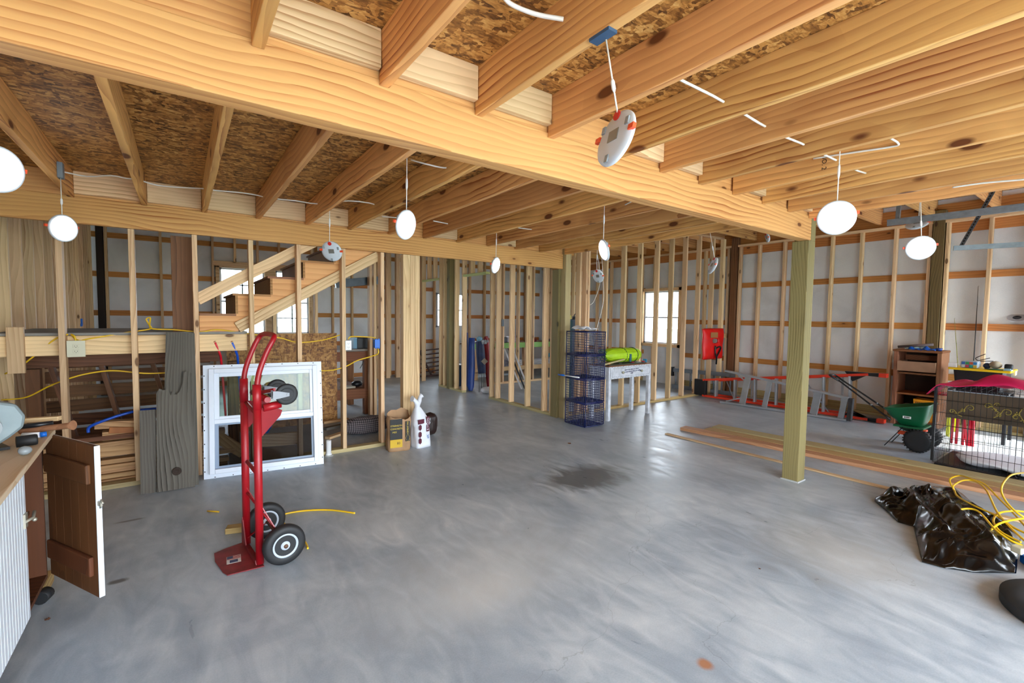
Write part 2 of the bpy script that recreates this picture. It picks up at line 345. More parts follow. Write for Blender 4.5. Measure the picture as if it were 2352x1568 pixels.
# deck above the joists, kept as one ceiling with its sheets
ceil = MB().box((-1.24, -2.6, DK), (4.36, 4.86, DK+.02)).build('ceiling', OSB_C); tag(ceil, kind='structure')
def wallroot(name): return thing(name, (0, 0, 0), kind='structure')
def sheet(parent, plane, c, spans, holes, z0, z1, name='sheathing', mat=None, t=.012):
    """flat sheathing on plane x=c or y=c over span (a,b), with holes (a,b,z0,z1)"""
    a, b = spans; m = MB(); cuts = sorted(set([a, b]+[h[0] for h in holes]+[h[1] for h in holes]))
    for p, q in zip(cuts, cuts[1:]):
        if q <= a or p >= b: continue
        hs = sorted([h for h in holes if h[0] <= p+1e-6 and h[1] >= q-1e-6], key=lambda h: h[2]); z = z0
        for h in hs+[None]:
            top = h[2] if h else z1
            if top > z+1e-4:
                m.box((c, p, z), (c+t, q, top)) if plane == 'x' else m.box((p, c, z), (q, c+t, top))
            if h: z = h[3]
    return m.build(name, mat or M_wrap, parent)
# ---- right wall (x = 8.40): studs, girts, white wrap
wr = wallroot('wall_right'); win3 = (5.76, 6.66, .86, 2.0)
sheet(wr, 'x', XR+.115, (-.95, YB+.14), [win3], 0, 3.3)
for z in (.06, .655, 1.345, 2.04): 
    for a, b in ((-.9, 1.68), (1.82, 4.53), (4.66, 5.72), (6.70, YB)):
        if z == .06: a, b = a, b
        board('girt', (XR+.10, a, z), (XR+.10, b, z), .09 if z > .1 else .14, .03, W_girt if z > .1 else W_tplate, parent=wr)
board('girt', (XR+.10, -.9, 2.68), (XR+.10, YB, 2.68), .14, .035, W_girt, parent=wr)
board('top_plate', (XR+.045, -.9, 2.765), (XR+.045, YB, 2.765), .038, .09, W_stud, up=(0, 0, 1), parent=wr)
board('sole_plate', (XR+.045, -.9, .019), (XR+.045, 4.6, .019), .038, .09, W_tplate, parent=wr)
board('fascia', (XR+.10, -.9, 2.90), (XR+.10, YB, 2.90), .22, .03, W_girt, parent=wr)
for y in (-.5, -.05, .42, .84, 1.255, 1.66, 1.84, 2.22, 2.63, 3.02, 3.42, 3.73, 4.155, 4.50, 4.72, 5.2, 5.68, 6.74, 7.2, 7.65, 8.1, 8.55, 9.0, 9.45, 9.9):
    upright('stud', XR, XR+.085, y-.019, y+.019, .038, 2.745, W_stud, wr)
for y in (5.98, 6.4):
    upright('cripple_stud', XR, XR+.085, y-.019, y+.019, 2.06, 2.745, W_stud, wr); upright('cripple_stud', XR, XR+.085, y-.019, y+.019, .038, .80, W_stud, wr)
upright('post', XR-.02, XR+.11, 1.69, 1.81, 0, 2.92, W_pdark, wr)
upright('post', XR-.02, XR+.11, 4.54, 4.655, 0, 2.92, W_old_shade, wr)
board('patch_board', (XR+.095, 3.60, 1.40), (XR+.095, 3.60, 2.0), .10, .02, W_girt, up=(0, 1, 0), parent=wr)
# ---- back wall (y = 10.25)
wb = wallroot('wall_back'); bh = [(.60, 1.36, 1.0, 2.27), (1.55, 2.17, 1.0, 2.27), (5.12, 5.98, 1.13, 1.97)]
sheet(wb, 'y', YB+.115, (-1.3, XR+.14), bh, 0, 3.3)
for z in (.06, .78, 1.39, 2.045, 2.70):
    for a, b in ((-1.2, .56), (2.21, 5.08), (6.02, XR)) if z in (1.39, 2.045) else ((-1.2, 5.08), (6.02, XR)) if z < 1 else ((-1.2, XR),):
        board('girt', (a, YB+.10, z), (b, YB+.10, z), .09, .03, W_girt, parent=wb)
board('top_plate', (-1.2, YB+.04, 2.98), (XR, YB+.04, 2.98), .038, .09, W_stud, parent=wb)
for x in (-1.0, -.27, .50, 2.24, 2.65, 3.06, 3.5, 3.92, 4.3, 4.7, 5.05, 6.05, 6.5, 6.95, 7.4, 7.85):
    upright('stud', x-.019, x+.019, YB, YB+.085, 0, 2.96, W_stud, wb)
for x in (.86, 1.24, 1.62, 1.95): upright('cripple_stud', x-.019, x+.019, YB, YB+.085, 2.36, 2.96, W_stud, wb)
for x in (.72, 1.46, 1.9): upright('cripple_stud', x-.019, x+.019, YB, YB+.085, 0, .9, W_stud, wb)
upright('post', -1.12, -1.03, YB-.02, YB+.1, 0, 3.0, plain('dark_post', '#2d2119', .8), wb)
board('header', (.5, YB+.04, 2.34), (2.24, YB+.04, 2.34), .09, .09, W_stud, parent=wb)
# ---- left wall (x = -1.15)
wl = wallroot('wall_left'); sheet(wl, 'x', -1.26, (-2.6, YB+.1), [], 0, 3.3)
for i in range(13):
    y = 5.16+.405*i; upright('stud', -1.24, -1.15, y-.019, y+.019, 0, 2.96, W_stud, wl)
for i in range(18): upright('stud', -1.24, -1.15, 4.6-.405*i-.019, 4.6-.405*i+.019, 0, 2.44, W_stud, wl)
# ---- front walls behind the camera, with the door openings
wf = wallroot('wall_front'); sheet(wf, 'y', -2.6, (-1.26, 4.46), [(-.7, 3.9, 0, 2.12)], 0, 3.3, t=.1)
sheet(wf, 'x', 4.44, (-2.6, -.9), [], 0, 3.3, t=.1); sheet(wf, 'y', -.95, (4.44, XR+.13), [(7.1, 8.3, 0, 2.12)], 0, 3.3, t=.1)
# ---- roof over the side bay and the rear, with rafters
rf = wallroot('roof')
MB().box((4.36, -1, 3.08), (XR+.2, YB+.2, 3.1)).build('sheathing', OSB_C, rf); MB().box((-1.3, 4.86, 3.08), (4.36, YB+.2, 3.1)).build('sheathing', OSB_C, rf)
MB().box((-1.3, 4.84, 2.45), (4.4, 4.86, 3.1)).build('end_board', W_edge, rf); MB().box((4.38, -2.6, 2.45), (4.40, 4.86, 3.1)).build('end_board', W_edge, rf)
for i in range(18):
    y = -.62+.61*i; board('rafter', (4.42 if y < 4.9 else -1.2, y, 2.955), (XR+.1, y, 2.955), .24, .04, W_joist, parent=rf)
# ---- windows in the walls
def wall_window(name, plane, c, a, b, z0, z1, cols, rows, sash=None):
    """frame, muntins and pane standing in the opening"""
    m = MB(); t = .035; S = (lambda p, q, r0, r1, d0, d1: m.box((c+d0, p, r0), (c+d1, q, r1))) if plane == 'x' else (lambda p, q, r0, r1, d0, d1: m.box((p, c+d0, r0), (q, c+d1, r1)))
    S(a, a+t, z0, z1, 0, .07); S(b-t, b, z0, z1, 0, .07); S(a, b, z0, z0+t, 0, .07); S(a, b, z1-t, z1, 0, .07)
    zm = (z0+z1)/2; S(a, b, zm-.016, zm+.016, .01, .05)
    root = m.build(name, P_vinyl); tag(root, kind='structure')
    g = MB(); 
    if plane == 'x': g.box((c+.04, a+t, z0+t), (c+.044, b-t, z1-t))
    else: g.box((a+t, c+.04, z0+t), (b-t, c+.044, z1-t))
    g.build('pane', M_glass, root)
    if cols > 1:
        m = MB()
        for i in range(1, cols): x = a+(b-a)*i/cols; S(x-.011, x+.011, z0, z1, .03, .055)
        for i in range(1, rows): z = z0+(z1-z0)*i/rows; S(a, b, z-.011, z+.011, .03, .055)
        m.build('muntins', plain('muntin_grey', '#5d7674', .6), root)
    return root
wall_window('window_1', 'y', YB+.06, .60, 1.36, 1.0, 2.27, 2, 4); wall_window('window_2', 'y', YB+.06, 1.55, 2.17, 1.0, 2.27, 2, 4)
wall_window('window_3', 'y', YB+.06, 5.12, 5.98, 1.13, 1.97, 1, 1); wall_window('window_4', 'x', XR+.05, *win3, 1, 1)
m = MB()
for (a, b, z0, z1) in ((5.70, 5.76, .80, 2.06), (6.66, 6.72, .80, 2.06), (5.70, 6.72, 2.0, 2.06), (5.70, 6.72, .80, .86)): m.box((XR-.01, a, z0), (XR+.10, b, z1))
tag(m.build('trim_1', plain('fresh_pine_trim', '#e8bd88', .6, noise=.1)), kind='structure')
m = MB()
for (a, b, z0, z1) in ((.54, .60, .9, 2.33), (1.36, 1.55, 1.0, 2.27), (2.17, 2.22, .9, 2.33), (.54, 2.22, 2.27, 2.33), (.54, 2.22, .94, 1.0)): m.box((a, YB, z0), (b, YB+.1, z1))
tag(m.build('trim_2', W_stud), kind='structure')

# ================================================================ BEAMS, POSTS, JOISTS
def lumber(name, label, cat, group=None):
    return lambda o: tag(o, label, cat, group)
def adopt(child, parent):
    mw = child.matrix_basis.copy(); child.parent = parent; child.matrix_basis = parent.matrix_basis.inverted() @ mw; return child
b1 = board('support_beam', (-1.2, 1.764, 2.185), (4.345, 1.764, 2.185), .20, .088, W_beam); tag(b1, 'long laminated pine beam running from the upper left corner to the free standing post', 'beam')
adopt(board('upper_ply', (-1.2, 1.752, 2.3665), (4.34, 1.752, 2.3665), .160, .04, W_beam), b1)
b2 = board('support_beam', (-1.2, 4.778, 2.17), (4.27, 4.778, 2.17), .20, .044, W_beam); tag(b2, 'far pine header beam over the open stud wall by the stairs, parallel to the big beam', 'beam')
adopt(board('upper_ply', (-1.2, 4.79, 2.3605), (4.27, 4.79, 2.3605), .175, .04, W_beam), b2)
post = thing('support_post', (4.37, 1.785, 0), 'free standing green treated wood post on the concrete under the end of the long beam', 'post')
upright('shaft', 4.305, 4.435, 1.72, 1.85, 0, 2.083, W_green, post); upright('notched_top', 4.348, 4.435, 1.72, 1.85, 2.083, 2.45, W_green, post)
MB().box((4.298, 1.713, 0), (4.442, 1.857, .012)).build('concrete_collar', plain('grout', '#a9aba8', .9), post)
p2 = upright('support_post', 4.235, 4.375, 4.80, 4.93, 0, 2.07, W_green); tag(p2, 'treated wood post at the partition corner behind the navy wire crate tower', 'post')
p2b = upright('support_post', 4.275, 4.375, 4.70, 4.795, 0, 2.45, W_tplate); tag(p2b, 'pale wood post beside the green one, holding the end of the far header beam', 'post')
op = upright('old_timber_post', -.06, .09, 4.96, 5.10, 0, 2.07, W_old_shade); tag(op, 'dark old cracked timber post behind the stud wall at the foot of the stairs', 'post')
jx = [-.61, -.205, .219, .635, 1.048, 1.451, 1.907, 2.30, 2.693, 3.097, 3.506, 3.914, 4.295]
for i, x in enumerate(jx):
    o = board('ceiling_joist', (x, -2.5, (JB+DK)/2), (x, 1.718, (JB+DK)/2), DK-JB, .038, W_joist)
    k = i-1
    if i == 0: lb = 'leftmost pine joist on the near side of the long beam, at the picture edge'
    elif i == len(jx)-1: lb = 'last pine ceiling joist on the near side, meeting the post top'
    else: lb = f'{ORD[k-1]} pine ceiling joist from the left on the near side of the long beam'
    tag(o, lb, 'joist', 'ceiling joists on the near side of the long beam')
jl = [-1.02, -.648, -.22, .18, .582, .995, 1.392, 1.807, 2.21, 2.624, 3.043, 3.46, 3.865, 4.262]
for i, x in enumerate(jl):
    o = board('ceiling_joist', (x, 1.81, (JB-.002+DK)/2), (x, 4.752 if i < 13 else 4.70, (JB-.002+DK)/2), DK-JB-.002, .038, W_joist)
    lb = f'{ORD[i]} pine ceiling joist from the left between the long beam and the far header' if i < 13 else 'rightmost pine ceiling joist between the long beam and far header'
    tag(o, lb, 'joist', 'ceiling joists between the two beams')
n = 0
for i in (2, 3, 4, 6, 7, 9, 11):
    a, b = jx[i]+.021, jx[i+1]-.021; z0 = 2.31
    o = board('blocking', (a, 1.705, (z0+DK)/2), (b, 1.705, (z0+DK)/2), DK-z0-.002, .034, W_stud)
    tag(o, f'{ORD[n]} short pine block from the left between joists on the long beam', 'wood block', 'blocks between the joists at the long beam'); n += 1
n = 0
for i in (1, 2, 3, 4, 5, 6, 8, 10):
    a, b = jl[i]+.021, jl[i+1]-.021; z0 = 2.285
    o = board('blocking', (a, 4.735, (z0+DK)/2), (b, 4.735, (z0+DK)/2), DK-z0-.002, .034, W_stud)
    tag(o, f'{ORD[n]} short pine block from the left between joists on the far header', 'wood block', 'blocks between the joists at the far header'); n += 1
# ================================================================ STUD WALLS
# stud wall by the stairs (y 4.76 - 4.85)
ns = [-.73, -.31, .105, .522, .92, 1.336, 1.735]
lb = ['leftmost of the seven open studs, carrying the beige double outlet', 'bare pine stud left of the leaning grey barn boards, second from the left', 'bare pine stud directly right of the old dark post',
      'bare pine stud in front of the lower stairs, behind the red hand truck', 'bare pine stud in front of the middle stairs', 'bare pine stud carrying the small white outlet', 'bare pine stud carrying the blue electrical box']
for x, l in zip(ns, lb): tag(upright('wall_stud', x-.019, x+.019, 4.762, 4.85, .0 if x < .3 else .038, 2.068, W_stud), l, 'stud', 'studs of the open wall by the stairs')
tag(board('sole_plate', (.9, 4.806, .019), (1.86, 4.806, .019), .038, .089, W_tplate), 'treated board on the floor under the open stud wall, right of the leaning window', 'board')
tag(board('sole_plate', (-1.1, 4.806, .019), (-.02, 4.806, .019), .038, .089, W_tplate), 'pale board on the floor under the lumber pile at the left', 'board')
tag(upright('hanging_block', -1.03, -.94, 4.815, 4.852, .95, 1.29, W_stud), 'short pine block hanging on the wall edge at the far left', 'wood block')
for (a, b, l) in ((1.965, 2.05, 'left board of the tripled stud column behind the cement bags'), (2.052, 2.10, 'middle board of the tripled stud column behind the cement bags'), (2.102, 2.16, 'right board of the tripled stud column behind the cement bags')):
    tag(upright('wall_stud', a, b, 4.762, 4.85, 0, 2.068, W_stud), l, 'stud', 'boards of the tripled stud column')
# partition running away from the corner post (x = 4.29)
for y, l in zip((6.54, 6.36, 5.97, 5.54, 5.14, 4.96), ('farthest', 'fifth', 'fourth', 'third', 'second', 'nearest')):
    tag(upright('wall_stud', 4.25, 4.34, y-.019, y+.019, .038, 2.07 if y < 5 else 2.9, W_stud), f'{l} stud from the corner post in the partition with the long floor plate', 'stud', 'studs of the partition left of the crate tower')
tag(board('sole_plate', (4.295, 4.935, .019), (4.295, 6.57, .019), .038, .089, W_tplate), 'pale treated floor plate under the partition left of the crate tower', 'board')
# its continuation past the two doorways (x = 4.21)
for y, l in zip((8.27, 8.10, 7.64, 7.36), ('left', 'second', 'third', 'right')):
    tag(upright('wall_stud', 4.17, 4.26, y-.019, y+.019, .038, 2.9, W_stud), f'{l} stud of the short partition piece between the two far doorways', 'stud', 'studs between the far doorways')
tag(upright('support_post', 4.16, 4.27, 7.83, 7.94, 0, 2.9, W_green), 'greenish treated post in the short partition piece between the far doorways', 'post')
tag(board('sole_plate', (4.21, 7.34, .019), (4.21, 8.30, .019), .038, .089, W_tplate), 'floor plate of the short partition piece between the far doorways', 'board')
for a, b, l in ((6.56, 7.34, 'lime lit header over the doorway by the golf bags'), (8.29, 9.08, 'lime lit header over the farthest doorway')):
    h = board('door_header', (4.21, a, 2.14), (4.21, b, 2.14), .038, .089, W_lime); tag(h, l, 'door header')  # lime light painted in through the wood colour
    for y in ((a*2+b)/3, (a+2*b)/3):
        adopt(upright('cripple_stud', 4.17, 4.26, y-.019, y+.019, 2.16, 2.9, W_stud), h)
for y, l in ((9.10, 'stud at the left side of the farthest doorway'), (9.5, 'stud left of the farthest doorway, second from it')):
    tag(upright('wall_stud', 4.17, 4.26, y-.019, y+.019, 0, 2.9, W_stud), l, 'stud')
for x, l in ((3.55, 'left'), (3.75, 'middle'), (3.98, 'right')):
    tag(upright('wall_stud', x-.06, x+.03, 9.9, 9.99, 0, 2.9, W_stud), f'{l} of three studs in the dim far corner seen past the tripled column', 'stud', 'three studs in the far corner')
# wall right of the corner post (y = 4.80)
xs = [4.66, 4.78, 4.83, 5.21, 5.62, 6.01, 6.44, 6.83, 7.22, 7.635, 8.07]
for i, x in enumerate(xs): tag(upright('wall_stud', x-.019, x+.019, 4.80, 4.885, .038, 2.9, W_stud), f'{ORD[i]} stud from the left in the wall between the crate tower and the right wall', 'stud', 'studs of the wall right of the crate tower')
tag(board('sole_plate', (4.45, 4.843, .019), (8.30, 4.843, .019), .038, .089, W_plank), 'floor plate of the stud wall running behind the white table to the right wall', 'board')
tag(board('wall_plate', (4.44, 4.843, 2.92), (8.38, 4.843, 2.92), .038, .089, W_stud), 'top plate of the stud wall behind the white table', 'board')
tag(upright('wall_stud', 8.24, 8.31, 4.72, 4.79, 0, 2.9, W_stud), 'double end stud beside the life jacket at the right wall corner', 'stud')
# inner wall (y = 7.91)
for i, x in enumerate((5.45, 5.85, 6.25, 6.66, 7.05, 7.45, 7.86)): tag(upright('wall_stud', x-.019, x+.019, 7.87, 7.96, .038, 2.9, W_stud), f'{ORD[i]} stud from the left in the inner wall in front of the lime green bench', 'stud', 'studs of the inner wall in front of the green bench')
tag(board('sole_plate', (5.2, 7.915, .019), (8.3, 7.915, .019), .038, .089, W_stud), 'floor plate of the inner wall in front of the lime green bench', 'board')
# wall behind the stairs (y = 6.3)
for i, x in enumerate((.45, .935, 1.42, 2.13, 2.19)): tag(upright('wall_stud', x-.019, x+.019, 6.30, 6.39, 0, 1.19 if x < .5 else 1.5 if x < 1 else 2.9, W_stud), f'{ORD[i]} stud from the left behind the stairs, rear of the particle board', 'stud', 'studs behind the stairs')
o = MB().box((.42, 6.26, .0), (1.66, 6.272, 1.165)).build('particle_board', OSB_P); tag(o, 'brown particle board sheet standing upright behind the leaning window', 'board')

tag(upright('wall_stud', -1.15, -1.112, 4.762, 4.85, 0, 2.068, W_stud), 'pale stud at the extreme left end of the wall by the stairs', 'stud')
# ================================================================ CEILING LIGHTS (discs hanging from their cords)
def ceiling_light(px, py, z, ang, ratio, side, lit, label, box=0, topz=None, r=.0875):
    """disc seen at a pixel: ang = tilt of its long axis, ratio = how open it looks; lit face towards (lit) or away from the viewer"""
    p = F(px, py, z); v = (p-EYEP).normalized(); rt = v.cross(V((0, 0, 1))).normalized(); u_ = rt.cross(v)
    a = R(ang-90); inpl = (rt*math.cos(a)+u_*math.sin(a))*side; n = (-v*ratio*(1 if lit else -1) + inpl*math.sqrt(max(0, 1-ratio*ratio))).normalized()
    if topz is None: topz = JB-.001 if min(abs(q-p.x) for q in (jx if p.y < 1.7 else jl)) < .05 else DK-.001
    root = thing('disc_light', p, label, 'ceiling light', 'round disc lights hanging from the joists')
    up = (V((0, 0, 1))-n*n.z).normalized(); sd = up.cross(n)
    MB().lathe(p-n*.009, n, [(.0, -.003), (r*.80, -.003), (r*.86, 0), (r*.98, .004), (r, .009), (r, .014), (r*.97, .017), (r*.80, .0175), (r*.79, .0150), (0, .0150)], 40).build('housing', plain('light_housing', '#cbd2da', .4), root)
    MB().lathe(p+n*.006, n, [(0, 0), (r*.79, 0), (r*.79, .0095), (r*.6, .0105), (0, .011)], 40).build('diffuser', M_lit if lit else P_white, root)
    M = Matrix(((sd.x, n.x, up.x, p.x), (sd.y, n.y, up.y, p.y), (sd.z, n.z, up.z, p.z), (0, 0, 0, 1)))
    m = MB(); m.T = M; m.box((-.026, -.0145, -.014), (.022, -.0120, .022)); m.build('back_label', plain('foil_label', '#8b8a84', .35, .4), root)
    m = MB(); m.T = M
    for a in (35, 155, 275):
        q = V((math.cos(R(a)), 0, math.sin(R(a))))*r*.8; m.box((q.x-.008, -.016, q.z-.012), (q.x+.008, -.011, q.z+.012))
    m.build('clip_seats', P_greyp, root)
    for a in (12, 178):
        m = MB(); m.T = M; q = V((math.cos(R(a)), 0, math.sin(R(a))))*r; m.box((q.x-.012, -.014, q.z-.008), (q.x+.012, -.002, q.z+.008)); m.build('spring_clip', P_clip, root)
    m = MB(); m.T = M; m.lathe((0.0, -.012, r*.80), (0, 1, 0), [(.016, -.004), (.016, .0)], 12); m.build('cord_entry', P_clip if lit else plain('red_clip', '#d32a22', .4), root)
    t = p+up*r*.86-n*.012; q = min((jx if p.y < 1.7 else jl), key=lambda q_: abs(q_-p.x)); topz = (2.272 if box == 1 else JB-.010 if box == 2 else topz); top = V((max(q+.024, min(q+.046, t.x)) if box == 1 else max(q-.014, min(q+.014, t.x)) if box == 2 else t.x+.004, t.y, topz)); L = top.z-t.z
    MB().tube([t, top], .0028, 6).build('cord', P_nm, root); e1, e2, e3, e4 = (t.lerp(top, k_) for k_ in (.30, .34, .44, .48))
    MB().tube([e1, e2, e3, e4], [.003, .0065, .0065, .003], 8).build('connector', P_white, root)
    if box:
        q = min((jx if p.y < 1.7 else jl), key=lambda q_: abs(q_-p.x))
        if box == 2: MB().box((q-.018, top.y-.04, JB-.010), (q+.018, top.y+.04, JB-.0005)).build('junction_box', plain('dark_blue_box', '#33506e', .5), root)
        else: MB().box((q+.0195, top.y-.03, 2.27), (q+.048, top.y+.03, 2.37)).build('junction_box', P_jbox, root, bevel=.003)
    return root
for a_ in ((-8, 388, 1.95, 90, .85, 1, 1, 'lit disc light cut off by the left edge of the picture'),
    (145, 524, 1.95, 90, .80, 1, 1, 'lit disc light at the left in front of the vertical boards', 1),
    (932, 516, 1.95, 82, .64, 1, 1, 'lit oval disc light below the joists left of the picture centre'),
    (1138, 609, 1.95, 78, .46, 1, 1, 'smallest lit disc light, seen nearly edge on beside the far header beam'),
    (1388, 574, 1.95, 104, .38, -1, 1, 'lit disc light seen nearly edge on above the navy crate tower'),
    (1921, 500, 1.95, 20, 1.0, 1, 1, 'large bright lit disc light right of the long beam end'),
    (2114, 569, 1.95, 40, .97, 1, 1, 'lit disc light in front of the right wall by the green wall post', 1),
    (762, 577, 1.95, 130, .88, 1, 0, 'unlit grey disc light in front of the stairs'),
    (1414, 318, 1.97, 62, .46, 1, 0, 'large unlit disc light showing its back below the near joists', 2),
    (1374, 634, 1.95, 112, .76, 1, 0, 'small unlit disc light dangling above the crate tower'),
    (1637, 610, 1.95, 66, .3, 1, 0, 'unlit disc light seen edge on above the red life jacket', 1)): ceiling_light(*a_)
ceiling_light(2106, 514, 2.35, 10, .5, 1, 0, 'disc light with pale back just behind the garage rail', 0, 3.079)
ceiling_light(1763, 546, 2.5, 100, .3, 1, 0, 'small pale disc light under the roof beyond the end of the long beam', 0, 3.079, .06)
# ================================================================ WHITE CABLE IN THE CEILING
def cable(name, pts, r, mat, label, cat, group=None, flat=False, n=8):
    o = MB().tube(spline(pts, n), r, 6).build(name, mat); return tag(o, label, cat, group)
m = MB(); hole = lambda i, y, z: V((jx[i], y, z))
zc = 2.36
m.tube(spline([F(1150, -20, 2.42), F(1172, 8, 2.40), F(1230, 32, 2.38), F(1294, 44, 2.37)], 6), .0075, 6)
tag(m.build('electrical_cable', P_nm), 'thick white electrical cable sagging at the top edge near the picture centre', 'cable'); m = MB(); m.tube(spline([FX(1680, -20, jx[6]-.02), FX(1668, 25, jx[5]+.4), FX(1665, 40, jx[5]+.42), FX(1600, 90, jx[5]+.43), FX(1482, 142, jx[5]+.43)], 8), .006, 6)
tag(m.build('electrical_cable', P_nm), 'thick white cable stapled along a near joist above the large unlit disc light', 'cable')
m = MB()
m.tube([F(*q, 2.33) for q in ((1545, 174), (1638, 220), (1697, 254), (1741, 281), (1795, 311), (1838, 328), (1970, 392), (1990, 398))], .0055, 6)
tag(m.build('electrical_cable', P_nm), 'white electrical cable threaded through holes in the near joists, showing in short pieces', 'cable')
m = MB(); m.tube(spline([FX(1868, 364, jx[9]-.022), FX(1960, 350, jx[9]-.024), FX(2052, 336, jx[9]-.024), FX(2062, 328, jx[9]-.05), FX(2046, 318, jx[9]-.10)], 8), .0055, 6)
tag(m.build('electrical_cable', P_nm), 'white cable stapled along a joist to the large bright disc light', 'cable')
m = MB(); m.tube(spline([FX(2188, 430, jx[11]-.026), FX(2260, 420, jx[11]-.03), FX(2352, 412, jx[11]-.04), FX(2420, 404, jx[11]-.05)], 6), .0055, 6)
tag(m.build('electrical_cable', P_nm), 'white cable along the joist near the garage rail at the right edge', 'cable')
m = MB(); zz = 2.36
m.tube(spline([F(*p, zz) for p in ((148, 395), (200, 405), (255, 403), (290, 409), (318, 413), (360, 425), (410, 430), (470, 433), (495, 437), (550, 442), (585, 447), (606, 452), (640, 457), (680, 461), (732, 468), (800, 461), (862, 470), (840, 485))], 3), .005, 6)
tag(m.build('electrical_cable', P_nm), 'thin white cable swagging through the joists above the stairs at the left', 'cable')
for pts, l in (((( 944, 367, 2.38), (985, 378, 2.34), (1028, 385, 2.34), (1056, 368, 2.38)), 'above the lit oval disc light'), (((878, 497, 2.34), (915, 500, 2.33)), 'left of the lit oval disc light'), (((995, 507, 2.34), (1030, 514, 2.33)), 'right of the lit oval disc light'),
    (((1190, 523, 2.33), (1222, 527, 2.33)), 'above the smallest lit disc light'), (((1436, 470, 2.34), (1450, 463, 2.34), (1460, 462, 2.36)), 'by the underside of the long beam')):
    o = MB().tube(spline([F(*q) for q in pts], 5), .005, 6).build('electrical_cable', P_nm); tag(o, 'short visible piece of thin white cable between joists '+l, 'cable', 'short visible cable pieces between joists')
# joist grade stamp (part of the joist)
adopt(text('grade_stamp', 'NO. 2', .035, Matrix.Translation(FX(1893, 372, jx[9]-.021)) @ Matrix(((0, 0, -1, 0), (0, 1, 0, 0), (1, 0, 0, 0), (0, 0, 0, 1))) @ Matrix.Rotation(R(180), 4, 'Z'), P_dark), [o for o in bpy.data.objects if o.name.startswith('ceiling_joist')][9])
# ================================================================ STAIRS AND LANDING
st = thing('landing_platform', (-.3, 5.4, 0), 'waist high wooden landing with pine rim at the foot of the stairs', 'landing')
def padd(name, a, b, w_, t_, mat, up=(0, 0, 1)): return board(name, a, b, w_, t_, mat, up, parent=st)
padd('rim_board', (-1.10, 4.872, 1.145), (.49, 4.872, 1.145), .15, .038, W_stud); MB().box((-1.13, 4.853, 1.223), (-.066, 6.14, 1.243)).box((.096, 4.853, 1.223), (.49, 6.14, 1.243)).box((-.066, 4.853, 1.223), (.096, 4.954, 1.243)).box((-.066, 5.106, 1.223), (.096, 6.14, 1.243)).build('deck', plain('grey_deck', '#8b8780', .8, noise=.15), st)
padd('rear_rim', (-1.10, 6.11, 1.145), (.49, 6.11, 1.145), .15, .038, W_old_shade); padd('middle_joist', (-1.10, 5.5, 1.02), (.3, 5.5, 1.02), .19, .038, W_old_shade)  # shade under the landing is put into the darker wood colour
for x, y in ((-1.02, 5.48), (.42, 5.48)): board('leg', (x, y, 0), (x, y, .92), .09, .09, W_old_shade, up=(0, 1, 0), parent=st)  # legs darkened by colour to imitate the shade under the deck
sr = thing('staircase', (1.1, 5.4, 1.243), 'open plywood staircase rising to the right behind the bare studs', 'stairs')
sx = [.143, .404, .690, .979, 1.27, 1.56, 1.85]; sz = [1.405, 1.590, 1.763, 1.937, 2.11, 2.28]
poly = [(.13, 1.243), (.13, sz[0]-.02)]
for k in range(6): poly += [(sx[k+1], sz[k]-.02)] + ([(sx[k+1], sz[k+1]-.02)] if k < 5 else [])
poly += [(1.90, 2.20), (1.74, 2.06), (.42, 1.243)]
for y in (4.885, 6.0): MB().prism(poly, .03, Matrix.Translation((0, y, 0))).build('stringer', W_ply, sr)
for k in range(6): MB().box((sx[k]-.02 if k else .13, 4.88, sz[k]-.02), (sx[k+1]+.005, 6.03, sz[k])).build('tread', W_edge if k % 2 else W_dress, sr)
for k in range(1, 6): MB().box((sx[k], 4.88, sz[k-1]), (sx[k]+.02, 6.03, sz[k]-.02)).build('riser', W_edge, sr)
a, b = FY(545, 752, 4.87), FY(868, 588, 4.87); board('lower_brace', a, b, .10, .038, W_stud, parent=sr)
a, b = FY(452, 688, 4.873), FY(742, 545, 4.873); b.z -= .0; board('handrail_board', a, a+(b-a)*.93, .10, .034, W_stud, parent=sr)
o = board('steel_track', FY(770, 652, 6.46), FY(873, 643, 6.46), .11, .06, plain('dark_steel', '#4b5258', .35, .6, noise=.3)); tag(o, 'dark steel channel lying behind the studs above the black tool box', 'steel channel')
# ================================================================ THINGS ON THE STUD WALL
def outlet(root_loc, w_, h_, mat, label, y, boxd=.05):
    p = V(root_loc); r_ = thing('wall_outlet', p, label, 'outlet')
    MB().box((p.x-w_/2, y-.006, p.z-h_/2), (p.x+w_/2, y, p.z+h_/2)).build('cover_plate', mat, r_, bevel=.003)
    MB().box((p.x-w_*.36, y, p.z-h_*.4), (p.x+w_*.36, y+boxd, p.z+h_*.4)).build('outlet_box', P_blue if w_ < .1 else mat, r_)
    for dz in (.02, -.02):
        MB().box((p.x-.017, y-.009, p.z+dz-.014), (p.x+.017, y-.006, p.z+dz+.014)).build('receptacle', P_white if w_ < .1 else mat, r_, bevel=.002)
        m = MB(); m.box((p.x-.008, y-.0098, p.z+dz-.004), (p.x-.006, y-.0088, p.z+dz+.006)); m.box((p.x+.006, y-.0098, p.z+dz-.004), (p.x+.008, y-.0088, p.z+dz+.006)); m.box((p.x-.002, y-.0098, p.z+dz-.011), (p.x+.002, y-.0088, p.z+dz-.007)); m.build('slots', P_dark, r_)
    return r_
p = FY(174, 801, 4.74); outlet(p, .105, .125, P_cream, 'beige wide outlet plate on the leftmost open stud', 4.755)
p = FY(801, 793, 4.74); outlet(p, .062, .098, P_white, 'small white double outlet on the stud left of the blue box', 4.755)
p = FY(867, 789, 4.74); bx = thing('electrical_box', p, 'bright blue electrical box on the stud nearest the doorway', 'electrical box')
